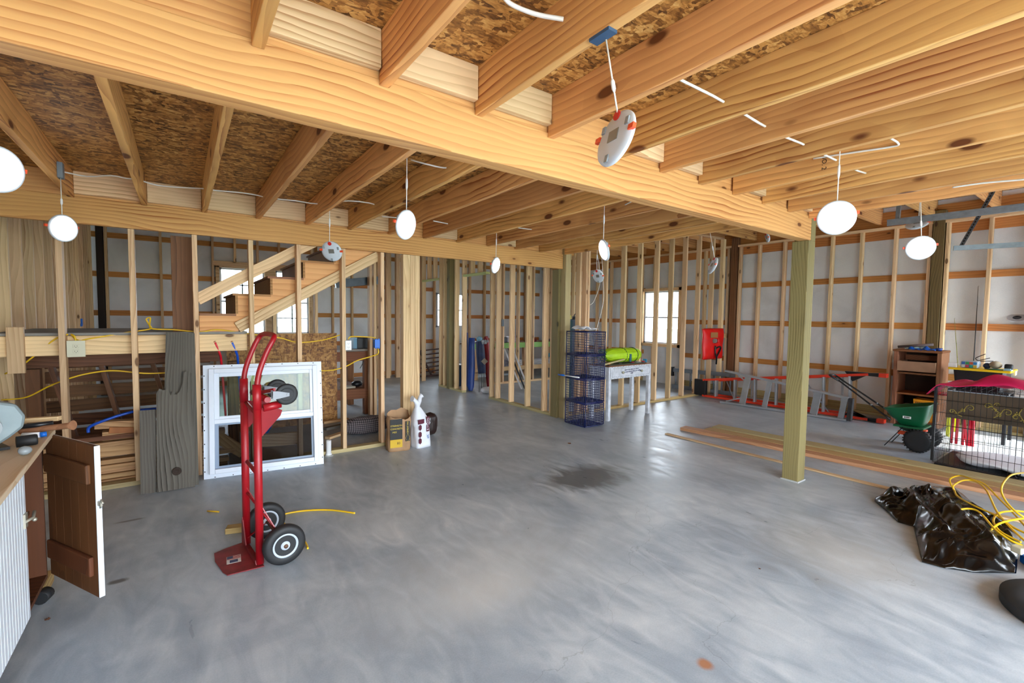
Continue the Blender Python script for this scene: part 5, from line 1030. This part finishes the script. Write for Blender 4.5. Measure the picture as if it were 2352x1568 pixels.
o = MB().lathe((7.72, 1.04, z), (0, 0, 1), [(0, 0), (.085, 0), (.09, .006), (0, .008)], 24).build('green_plate', P_green); 
o.location = (0, 0, 0); tag(o, 'green round plate under the tan cap on the tote lid', 'plate')
bpy.data.objects['hat'].location.z += .0085
m = MB(); m.lathe((7.72, .985, z+.04), (0, -1, 0), [(.032, 0), (.036, .01), (.036, .055), (.03, .065), (.014, .066), (0, .066)], 18); tag(m.build('black_roll', P_rub), 'black cylindrical roll at the right end of the yellow tote lid', 'roll')
bpy.data.objects['black_roll'].location = (0, -.02, -.003)
o = MB().ball((7.76, 1.115, z+.035), (.035, .035, .035), 12).build('knit_hat', plain('navy_cap', '#23344f', .7)); tag(o, 'dark blue and white cap between the pack and the tan cap', 'hat')
m = MB(); m.box((7.64, .90, z), (7.74, .965, z+.012)); m.box((7.65, .91, z+.012), (7.74, .96, z+.022)); tag(m.build('folded_papers', plain('blue_white_papers', '#9cc0d0', .5)), 'blue and white papers at the right end of the tote lid', 'papers')
rk = thing('hanger_rack', (7.8, 1.16, z+.09), 'black pronged hook rack on the things on the yellow tote', 'rack')
m = MB(); q = V((7.80, 1.20, z+.087)); m.tube(spline([q, q+V((0, .02, .03)), q+V((0, -.06, .085))], 4), .005, 6); m.tube([q, q+V((0, -.10, .04))], .005, 6); m.tube([q+V((0, -.02, -.005)), q+V((0, -.13, .005))], .005, 6); m.build('prongs', P_black, rk)
for (a, b, r0, mt, l, gh) in (((2192, 731), (2200, 836), .003, plain('olive_rod', '#8a8a3c', .4), 'shorter olive fishing rod standing behind the tote', ()), ((2247, 657), (2237, 826), .004, P_black, 'long black fishing rod standing behind the tote', ())):
    pa, pb = FX(*a, 8.15), FX(*b, 8.15); d_ = pa-pb; pf = pb-d_*(pb.z/d_.z); pf.z = .003; rt = thing('fishing_rod', pf, l, 'fishing rod')
    MB().tube([pf, pb, pa], [.008, r0*1.6, r0*.6], 6).build('blank', mt, rt)
    for t_ in (.15, .45, .75, 1.0):
        c_ = pb.lerp(pa, t_); MB().tube([c_+V((-.006, -.004, 0)), c_+V((-.012, -.008, .002)), c_+V((-.006, -.003, .006))], .0015, 5).build('line_guide', P_black, rt)
    MB().tube([pf+V((0, 0, .04)), pf.lerp(pb, .35)], .012, 8).build('grip', P_black, rt)
# saw blade hanging on the wall girt
p = FX(2336, 729, 8.46); sb = thing('saw_blade', p, 'shiny circular saw blade resting on a wall girt at the right edge', 'saw blade'); n_ = V((-.55, 0, .83)).normalized()
M = frame(p, n_); m = MB(); m.T = M; R0, R1 = .085, .094; n = 40; pts = []
for i in range(n): a = 2*PI*i/n; pts += [(R0*math.cos(a), R0*math.sin(a)), (R1*math.cos(a+.05), R1*math.sin(a+.05))]
k = len(pts); m.add([(0, y, z_) for y, z_ in pts]+[(.002, y, z_) for y, z_ in pts], [tuple(range(k))[::-1], tuple(range(k, 2*k))]+[(i, (i+1) % k, (i+1) % k+k, i+k) for i in range(k)]); m.build('blade_disc', plain('blade_steel', '#c4c2c6', .25, .9), sb)
MB().lathe(p, n_, [(.04, .002), (.035, .006), (.012, .006), (.012, .004), (0, .004)], 20).build('arbor', plain('arbor_dark', '#3b3b42', .4, .6), sb)
# ================================================================ GARAGE DOOR RAILS
a, b = F(2038, 512, 2.3), F(2352, 475, 2.3); dr_ = (b-a); gr = thing('garage_door_rail', a, 'upper grey galvanised garage door rail crossing in front of the right wall', 'door rail')
e_ = a+dr_*3.2; MB().bar(a, e_, .055, .025).build('rail_channel', P_galv, gr); MB().bar(a+V((.0, 0, .02)), e_+V((0, 0, .02)), .012, .045).build('rail_lip', P_galv, gr)
q = a+dr_*.08; MB().bar(q+V((.02, 0, 0)), q+V((.05, -.02, .78)), .03, .03, up=(0, 1, 0)).build('hanger', P_galv, gr)
a2, b2_ = F(2190, 570, 2.2), F(2352, 561, 2.2); dr2 = (b2_-a2); gr2 = thing('garage_door_rail', a2, 'lower grey garage door rail with a slanting perforated hanger at the right edge', 'door rail')
e_ = a2+dr2*3.4; MB().bar(a2, e_, .05, .025).build('rail_channel', P_galv, gr2)
h0, h1 = a2+dr2*.10, FX(2292, 428, a2.x+.05); h1 = hit(2268, 462, 0, a2.x+.02); d_ = (h1-h0)
MB().bar(h0, h0+d_*1.55, .035, .004, up=(0, 1, 0)).build('hanger', plain('perforated_steel', '#6b727a', .45, .7), gr2)
m = MB(); nn_ = d_.normalized()
for i in range(26): c_ = h0+d_*(1.55*(i+.5)/26); T_ = frame(c_+V((-.003, 0, .001)), nn_, (0, 1, 0)); m.T = T_; m.box((-.010, -.0035, -.006), (.010, .0035, .006))
m.build('hanger_slots', P_dark, gr2)
# ================================================================ DOG CRATE WITH CLOTHS
kx0, kx1, ky0, ky1, kz = 5.97, 6.72, .02, 1.19, .78
dc = thing('wire_dog_crate', (6.35, .6, 0), 'black wire dog crate on the floor at the right edge', 'dog crate')
def mesh_panel(nm, o, a, b, na, nb, r=.0017):
    m = MB(); o, a, b = V(o), V(a), V(b)
    for i in range(na+1): m.tube([o+a*(i/na), o+a*(i/na)+b], r, 4, False)
    for i in range(nb+1): m.tube([o+b*(i/nb), o+b*(i/nb)+a], r*1.35, 4, False)
    return m.build(nm, P_wire, dc)
mesh_panel('front_panel', (kx0, ky0, .04), (0, ky1-ky0, 0), (0, 0, kz-.04), 30, 6); mesh_panel('rear_panel', (kx1, ky0, .04), (0, ky1-ky0, 0), (0, 0, kz-.04), 30, 6)
mesh_panel('end_panel', (kx0, ky1, .04), (kx1-kx0, 0, 0), (0, 0, kz-.04), 18, 8); mesh_panel('end_panel', (kx0, ky0, .04), (kx1-kx0, 0, 0), (0, 0, kz-.04), 18, 8); mesh_panel('roof_panel', (kx0, ky0, kz), (kx1-kx0, 0, 0), (0, ky1-ky0, 0), 8, 20)
MB().box((kx0+.01, ky0+.01, .004), (kx1-.01, ky1-.01, .03)).build('tray', P_black, dc, bevel=.006)
m = MB(); m.tube([(kx0-.012, .62, .03), (kx0-.014, .60, .10), (kx0-.012, .64, .06), (kx0-.012, .60, .02)], .004, 6); m.build('latch', P_wire, dc)
m = MB(); m.box((kx0-.003, ky1-.004, .05), (kx0+.012, ky1+.016, kz)); m.build('folded_door_edge', P_black, dc)
def bed(u, v):
    a = 2*PI*u; s_ = math.sin(PI*v)**.5; return V((6.30+.27*s_*math.cos(a), .66+.42*s_*math.sin(a), .085-.052*math.cos(PI*v)*1.0+.02*math.sin(5*a)*s_*(v < .5)))
m = MB(); m.grid(bed, 40, 14, True, True); tag(m.build('pet_bed', P_wht), 'white cushion lying inside the wire dog crate', 'cushion')
# brown floral cloth panel
def floral():
    t = NT('floral_cloth'); co = t.coord((1, 1, 1), rnd=False); n1 = t.n('ShaderNodeTexNoise', i_Scale=3.0, i_Detail=2.0); t.l(co, n1.inputs[0])
    t.l(t.ramp(n1.outputs[0], [(.3, lin('#3a3023')), (.7, lin('#554635'))]), t.b.inputs['Base Color']); t.b.inputs['Roughness'].default_value = .8; return t.m
fc = thing('floral_box', (6.05, .6, .5), 'dark brown fabric panel with gold flower sprays inside the top of the dog crate', 'fabric panel')
fz0, fz1 = .485, .745; MB().box((6.02, .05, fz0), (6.035, 1.125, fz1)).build('front_cloth', floral(), fc, bevel=.004); MB().box((6.035, .05, fz0+.03), (6.30, .06, fz1)).build('side_cloth', floral(), fc); MB().box((6.035, 1.115, fz0+.03), (6.30, 1.125, fz1)).build('side_cloth', floral(), fc)
MB().box((6.02, .05, fz1), (6.03, 1.125, fz1+.006)).build('pale_edge', plain('pale_edge', '#8fa0ac', .4), fc)
P_gold = plain('gold_thread', '#9a8a3c', .6)
def scroll(cy, cz, s_, fl, turns=1.2, name='flower_spray'):
    m = MB(); pts = [V((6.017, cy+fl*s_*(1-.8*k/16)*math.cos(turns*2*PI*k/16), cz+s_*(1-.8*k/16)*math.sin(turns*2*PI*k/16))) for k in range(17)]; m.tube(spline(pts, 2), .0035, 5)
    m.tube(spline([pts[0], pts[0]+V((0, fl*.02, -s_)), pts[0]+V((0, fl*.05, -s_*1.7))], 4), .004, 5)
    for k in range(7): a = k*.8; c_ = pts[0]+V((0, fl*.015+.03*math.cos(a)*s_*12, -s_*.9+.03*math.sin(a)*s_*10)); m.tube([c_, c_+V((0, .012*math.cos(a*2), .014*math.sin(a*2)))], [.006, .002], 5)
    m.build(name, P_gold, fc)
for cy, cz, s_, f_ in ((.955, .60, .032, 1), (1.08, .55, .022, -1), (.84, .64, .03, -1), (.78, .66, .02, 1), (.715, .60, .035, 1), (.66, .57, .03, -1), (.60, .63, .035, 1), (.50, .60, .03, -1), (.35, .62, .035, 1), (.2, .6, .03, -1)): scroll(cy, cz, s_, f_)
def pink(u, v):
    y = 1.24-1.15*u; x = 5.95+.50*v; h = .115*math.exp(-((u-.40)/.17)**2)+.07*math.exp(-((u-.72)/.2)**2); z = kz+.006+h*math.sin(PI*min(1, v*1.2+.12))+.011*(1+math.sin(17*u+5*v))*(.4+v)+.006*(1+math.sin(31*u-9*v))
    e = max(0, .06-u)/.06; z -= .10*e**1.2; return V((x, y+.02*e, max(z, kz+.004) if e == 0 else z))
m = MB(); m.grid(pink, 60, 20); tag(m.build('pink_blanket', P_pink, solid=.006), 'bright pink blanket draped over the top of the dog crate', 'blanket')
fs = thing('red_folding_stand', (7.15, 1.2, 0), 'red tubular legs of a folded stand behind the dog crate', 'stand'); P_r2 = plain('bright_red_tube', '#c8102a', .35)
for (a_, b_) in ((2191, 2185), (2203, 2196), (2207, 2222), (2217, 2211), (2229, 2226), (2236, 2234)):
    ta, tb_ = FX(a_, 945, 7.2), FX(b_, 1012, 7.2); tb_.z = .013; MB().tube([V((7.18, ta.y, .56)), tb_], .014, 8).build('tube_leg', P_r2, fs)
MB().box((7.12, ta.y-.02, .56), (7.34, ta.y+.32, .58)).build('seat', P_r2, fs)
o = MB().box((8.1, .1, 0), (8.35, .62, .22)).build('white_box', P_white); tag(o, 'white box on the floor seen through the dog crate', 'box')
# ================================================================ TRASH BAG, CORD COIL, CUSHION
def film():
    m = MB(); out = [F(*p) for p in ((2009, 1152), (2042, 1180), (2062, 1200), (2098, 1210), (2118, 1292), (2170, 1306), (2240, 1316), (2334, 1318))]; back = [F(*p) for p in ((2012, 1146), (2050, 1138), (2100, 1136), (2150, 1128), (2195, 1124), (2250, 1170), (2300, 1200), (2345, 1235))]
    from mathutils import noise as mn
    def lp(L_, t): t = t*(len(L_)-1); i = min(int(t), len(L_)-2); return L_[i].lerp(L_[i+1], t-i)
    def fn(u, v):
        a, b = lp(out, u), lp(back, u); p = a.lerp(b, v); k = math.sin(PI*v)**.75*min(1, u*6+.15)*min(1, (1-u)*9+.3)
        rid = lambda s_, o: 1-abs(mn.noise(V((p.x*s_*.55+o, p.y*s_+o, 0))))*2.6
        w_ = mn.noise(p*3.1); h = .055+.07*max(0, rid(4.2, 3+w_))+.03*max(0, rid(9, 7+w_*2))+.006*rid(24, 1.3)
        p.z = .004+k*max(.008, h); p += V((mn.noise(p*7), mn.noise(p*7+V((5, 5, 5))), 0))*.02*k; return p
    m.grid(fn, 110, 60, True); return m
o = film().build('trash_bag', P_bag, solid=.002); tag(o, 'crumpled shiny black plastic bag on the floor in the right foreground', 'bag')
cc_ = thing('yellow_cord_coil', F(2300, 1180), 'loose coil of yellow extension cord on and above the black plastic bag', 'cord')
def yc(pts, nm='cord_loop'):
    MB().tube(spline([F(px, py, z) for px, py, z in pts], 8), .0065, 8).build(nm, P_yel, cc_)
yc([(2187, 1118, .05), (2182, 1100, .09), (2205, 1092, .12), (2232, 1100, .14), (2262, 1112, .14), (2290, 1140, .12), (2320, 1170, .10), (2352, 1205, .09), (2380, 1235, .08)])
yc([(2192, 1126, .10), (2190, 1115, .13), (2212, 1103, .15), (2240, 1105, .16), (2265, 1125, .16), (2290, 1175, .14), (2320, 1210, .12), (2352, 1240, .11), (2390, 1270, .10)])
yc([(2192, 1126, .10), (2200, 1140, .11), (2235, 1160, .12), (2290, 1185, .11), (2330, 1212, .10), (2370, 1230, .10)])
yc([(2186, 1188, .09), (2200, 1172, .12), (2228, 1168, .14), (2252, 1178, .14), (2285, 1215, .12), (2320, 1240, .10), (2348, 1252, .09)])
yc([(2285, 1185, .12), (2300, 1176, .14), (2330, 1173, .14), (2352, 1175, .13), (2390, 1182, .1)])
yc([(2352, 1085, .22), (2320, 1092, .25), (2300, 1120, .24), (2310, 1150, .20), (2340, 1180, .16), (2380, 1200, .12)])
yc([(2270, 1230, .08), (2275, 1218, .10), (2300, 1200, .13), (2352, 1190, .14), (2400, 1190, .12)]); yc([(2285, 1185, .12), (2282, 1200, .11), (2300, 1222, .1), (2345, 1245, .09)])
a = F(2348, 1262, .07); ce = MB(); ce.T = Matrix.Translation(a) @ Matrix.Rotation(R(-30), 4, 'Z'); ce.box((-.045, -.028, -.02), (.045, .028, .02)); tag(ce.build('cord_outlet', P_cream, bevel=.006), 'cream coloured cord outlet box by the blue corner at the right edge', 'outlet')
a = F(2352, 1296, .03); ce = MB(); ce.T = Matrix.Translation(a+V((.06, -.12, .0))) @ Matrix.Rotation(R(35), 4, 'Z'); ce.box((-.10, -.08, -.028), (.12, .10, .03)); tag(ce.build('blue_case', P_blue, bevel=.008), 'corner of a bright blue box at the right edge above the black cushion', 'box')
pts = [F(*p) for p in ((2290, 1332), (2292, 1352), (2304, 1385), (2330, 1408), (2375, 1432))]
c_ = V((3.42, .10, 0)); m = MB(); m.grid(lambda u, v: c_+V((.30*math.cos(2*PI*u)*min(1, 2.2*math.sin(PI*v)), .29*math.sin(2*PI*u)*min(1, 2.2*math.sin(PI*v)), .03-.028*math.cos(PI*v))), 48, 10, True, True)
o = m.build('round_cushion', plain('black_fabric', '#24282c', .85, noise=.1, bump=.1)); tag(o, 'flat black round cushion on the floor at the lower right edge', 'cushion')
# ================================================================ BEHIND THE PARTITION
def longbag(nm, a, b, r0, r1, mt, lab, cat, seed, flat=.7):
    rr = random.Random(seed); T_ = frame(a, V(b)-V(a)); L_ = (V(b)-V(a)).length; ph = rr.uniform(0, 6)
    m = MB(); m.grid(lambda u, v: T_ @ V((L_*v, (r0+(r1-r0)*v)*math.cos(2*PI*u)*(1+.08*math.sin(9*v+ph+5*u))*min(1, 6*v+.5), flat*(r0+(r1-r0)*v)*math.sin(2*PI*u)*(1+.1*math.sin(13*u+ph))*min(1, 5*(1.05-v)+.2))), 22, 16, True, True); m.add([T_ @ V((0, .5*r0*math.cos(2*PI*k/12), .5*flat*r0*math.sin(2*PI*k/12))) for k in range(12)], [tuple(range(12))])
    return tag(m.build(nm, mt), lab, cat)
P_bl = plain('royal_blue_nylon', '#123a86', .45, noise=.25, nscale=6); P_rd = plain('dark_red_nylon', '#96121a', .45, noise=.25, nscale=6)
longbag('folding_chair_bag', (4.40, 7.42, .01), (4.44, 7.46, 1.0), .07, .06, P_bl, 'tall blue fabric bag standing directly behind the doorway stud', 'bag', 1)
longbag('folding_chair_bag', (4.60, 7.95, .01), (4.62, 8.0, 1.08), .075, .05, P_bl, 'tall blue fabric bag seen between the far doorway studs', 'bag', 2)
longbag('folding_chair_bag', (4.84, 7.45, .01), (4.78, 7.50, 1.02), .08, .11, P_rd, 'tall dark red fabric bag leaning behind the golf bag', 'bag', 3)
gb = thing('golf_bag', (4.520, 7.2, 0), 'navy and grey golf bag with clubs, leaning behind the partition doorway', 'golf bag')
T_ = frame((4.520, 7.22, .35), (-.02, .06, .62)); m = MB(); m.T = T_; m.grid(lambda u, v: V((.60*v, (.075+.02*math.sin(3*v))*math.cos(2*PI*u), .07*math.sin(2*PI*u))), 18, 8, True, True); m.build('bag_body', plain('navy_nylon', '#1a2b52', .6, noise=.3, nscale=12), gb)
for i, (x, y) in enumerate(((-.05, 0), (-.02, -.03), (.02, -.01), (.05, .0), (.0, .02))): MB().tube([(4.520+x*1.4, 7.2+y, .004), (4.510+x, 7.23+y, .5)], .0045, 6).build('club_shaft', P_steel, gb)
m = MB(); m.ball((4.470, 7.24, .99), (.06, .05, .05), 10); m.build('towel', plain('pale_blue_towel', '#7fb0c8', .7, noise=.3, nscale=14), gb)
m = MB(); 
for k in range(7): m.ball((4.520+.02*k-.03, 7.18+.01*(k % 3), .95-.03*(k % 2)), (.022, .02, .028), 7)
m.build('clear_wrap', plain('clear_film', '#b8bfca', .2), gb)
q = V((4.515, 7.13, .58)); m = MB(); m.T = Matrix.Translation(q) @ Matrix.Rotation(R(-35), 4, 'Z') @ Matrix.Rotation(R(45), 4, 'Y'); m.box((-.045, -.002, -.045), (.045, .002, .045)); m.build('paper_tag', plain('paper_tag', '#b9b2a4', .7), gb)
m = MB(); m.grid(lambda u, v: V((4.520+.12*math.sin(PI*v)**.7*math.cos(2*PI*u)*(1+.1*math.sin(9*2*PI*u)), 7.05+.07*math.sin(PI*v)**.7*math.sin(2*PI*u), .062-.06*math.cos(PI*v))), 24, 8, True, True); tag(m.build('white_plastic_bag', P_wht), 'white plastic bag on the floor at the foot of the golf bag', 'bag')
for i in range(3):
    a, b = V((5.0+.10*i, 7.2, .80)), V((5.28+.08*i, 7.0, .02)); tag(board('striped_pole', a, b, .03, .02, P_black if i % 2 else P_white), f'{("left", "middle", "right")[i]} slanting pole seen low between the partition studs', 'pole', 'slanting poles behind the partition')
# lime green bench with things
gb2 = thing('green_bench', (6.9, 8.85, 0), 'long lime green edged bench loaded with boxes behind the inner wall', 'bench')
P_lime = plain('lime_paint', '#8fc46a', .5)
MB().box((5.15, 8.6, .77), (8.0, 9.2, .80)).build('bench_top', W_bench, gb2); MB().box((5.15, 8.57, .69), (8.0, 8.60, .81)).build('front_edge', P_lime, gb2)
for x in (5.25, 6.6, 7.9): upright('leg', x-.04, x+.04, 8.62, 8.70, 0, .77, W_stud, gb2)
MB().box((5.2, 8.62, .16), (7.9, 9.15, .20)).build('lower_shelf', W_stud, gb2); board('shelf_edge', (5.2, 8.60, .22), (7.9, 8.60, .22), .09, .03, W_stud, parent=gb2)
gi = [((5.45, 8.75), (.14, .1, .05), '#cfd6da', 'white flat box at the left end of the green bench'), ((5.50, 8.85), (.05, .05, .10), '#22262a', 'small black gadget on the left of the green bench'), ((6.05, 8.8), (.10, .09, .13), '#3c4248', 'dark boxy item on the green bench beside the grey wall box'), ((6.35, 8.8), (.12, .1, .15), '#b3a8b0', 'large clear tub on the green bench'), ((6.95, 8.8), (.08, .08, .08), '#7a1a22', 'red items on the green bench'), ((7.35, 8.8), (.06, .06, .12), '#d8dadc', 'white bottle on the green bench'), ((7.6, 8.8), (.08, .08, .06), '#3a2a22', 'dark brown item at the right end of the green bench')]
for (x, y), (sx_, sy_, h), c, l in gi: m = MB().box((x-sx_, y-sy_, .801), (x+sx_, y+sy_, .801+h)); tag(m.build('bench_item', plain('bench'+c, c, .5, noise=.35, nscale=30), bevel=.02), l, 'box')
for k in range(5):
    tag(board('white_board', (6.5, 8.8, .225+.032*k), (7.7, 8.8, .235+.032*k), .024, .25, P_wbag), f'{ORD[k]} white panel from below in the stack under the green bench', 'panel', 'white panels stacked under the green bench')
o = MB().box((5.55, 8.7, .205), (6.2, 9.0, .40)).build('grey_bundle', plain('mottled_bundle', '#6e6a72', .7, noise=.6, nscale=22), bevel=.04); tag(o, 'mottled grey bundle on the lower shelf of the green bench', 'bundle')
o = MB().box((7.38, 8.64, .415), (7.46, 8.70, .52)).build('blue_bottle', plain('cyan_plastic', '#2a9cc0', .4), bevel=.01); tag(o, 'cyan bottle on the white panels under the green bench', 'bottle')
p = FX(1152, 741, 4.36); p.y = 6.36; o = MB().box((4.341, p.y-.04, p.z-.06), (4.39, p.y+.05, p.z+.06)).build('meter_box', P_jbox, bevel=.006); tag(o, 'grey electrical box on a stud of the partition left of the crate tower', 'electrical box')
# grey cabinet with things on top, behind the crate tower
p0, p1 = FY(1308, 733, 5.6), FY(1338, 733, 5.6)
lk = thing('metal_locker', (p0.x+.15, 5.75, 0), 'tall narrow grey metal locker behind the studs above the crate tower', 'locker')
MB().box((p0.x-.02, 5.6, .02), (p1.x+.12, 5.9, p0.z)).build('locker_body', plain('slate_metal', '#4c5868', .4, .3), lk, bevel=.004); MB().box((p0.x-.02, 5.594, .05), (p0.x+.07, 5.6, p0.z-.02)).build('locker_door', plain('teal_metal', '#22454c', .4, .2), lk)
o = MB().box((p0.x-.01, 5.63, p0.z+.001), (p0.x+.07, 5.70, p0.z+.07)).build('yellow_can', plain('yellow_label', '#c8c040', .5), bevel=.006); tag(o, 'small yellow and red can on top of the grey locker', 'can')
m = MB(); q = V((p0.x+.17, 5.70, p0.z))
m.tube(spline([q+V((0, 0, .004)), q+V((.05, 0, .09)), q+V((.12, 0, .11)), q+V((.16, 0, .05)), q+V((.10, 0, .006))], 5), .008, 6); m.box((q.x+.02, q.y-.04, q.z+.001), (q.x+.14, q.y+.04, q.z+.05)); tag(m.build('drill', plain('dark_metal', '#34383e', .4, .4)), 'dark tool with a curved handle on top of the grey locker', 'tool')
# folded brown chair in the far room
ch = thing('folding_chair', (4.6, 9.6, 0), 'dark brown slatted wooden chair lying in the dim far room', 'chair'); P_ch = plain('dark_brown_wood', '#4a2a20', .5)
a = FY(978, 800, 9.75); b = FY(1015, 858, 9.75); 
for i in range(6): z = .10+.10*i; MB().bar((4.45, 9.75, z), (5.15, 9.75, z+.05), .03, .02).build('slat', P_ch, ch)
MB().bar((4.35, 9.72, .70), (4.70, 9.72, .03), .04, .03, up=(0, 1, 0)).build('frame_rail', P_ch, ch); MB().bar((4.3, 9.70, .02), (5.2, 9.70, .02), .035, .03).build('frame_rail', P_ch, ch); MB().bar((5.12, 9.72, .78), (5.2, 9.72, .03), .04, .03, up=(0, 1, 0)).build('frame_rail', P_ch, ch)
o = MB().box((4.42, 8.05, .0), (4.56, 8.3, .42)).build('blue_bin', plain('dark_blue_plastic', '#1c3a55', .5), bevel=.01); tag(o, 'dark blue bin with a white rim behind the far doorway studs', 'bin')
MB().box((4.41, 8.04, .42), (4.57, 8.31, .44)).build('rim', P_white, o)
# hanging white cables by the small unlit disc
cable('electrical_cable', [FY(1372, 585, 4.6), FY(1376, 610, 4.6), FY(1378, 650, 4.65), FY(1365, 690, 4.75), FY(1355, 700, 4.79)], .0045, P_nm, 'thin white cable hanging left of the small unlit disc light', 'cable')
cable('electrical_cable', [FY(1382, 585, 4.6), FY(1385, 640, 4.6), FY(1386, 690, 4.62), FY(1376, 735, 4.6), FY(1368, 762, 4.55)], .0045, P_nm, 'thin white cable reaching down to the crate tower', 'cable')
m = MB(); p = FY(182, 738, 5.6); m.T = Matrix.Translation((-1.138, 8.80, FX(181, 740, -1.15).z)); m.box((-.01, -.015, -.05), (.01, .015, .05)); m.box((-.012, -.03, -.06), (.005, .0, -.02)); tag(m.build('painters_tape', P_blue), 'piece of blue tape on the vertical boards above the landing', 'tape')
for o in bpy.data.objects:
    if '_o' in o: del o['_o']
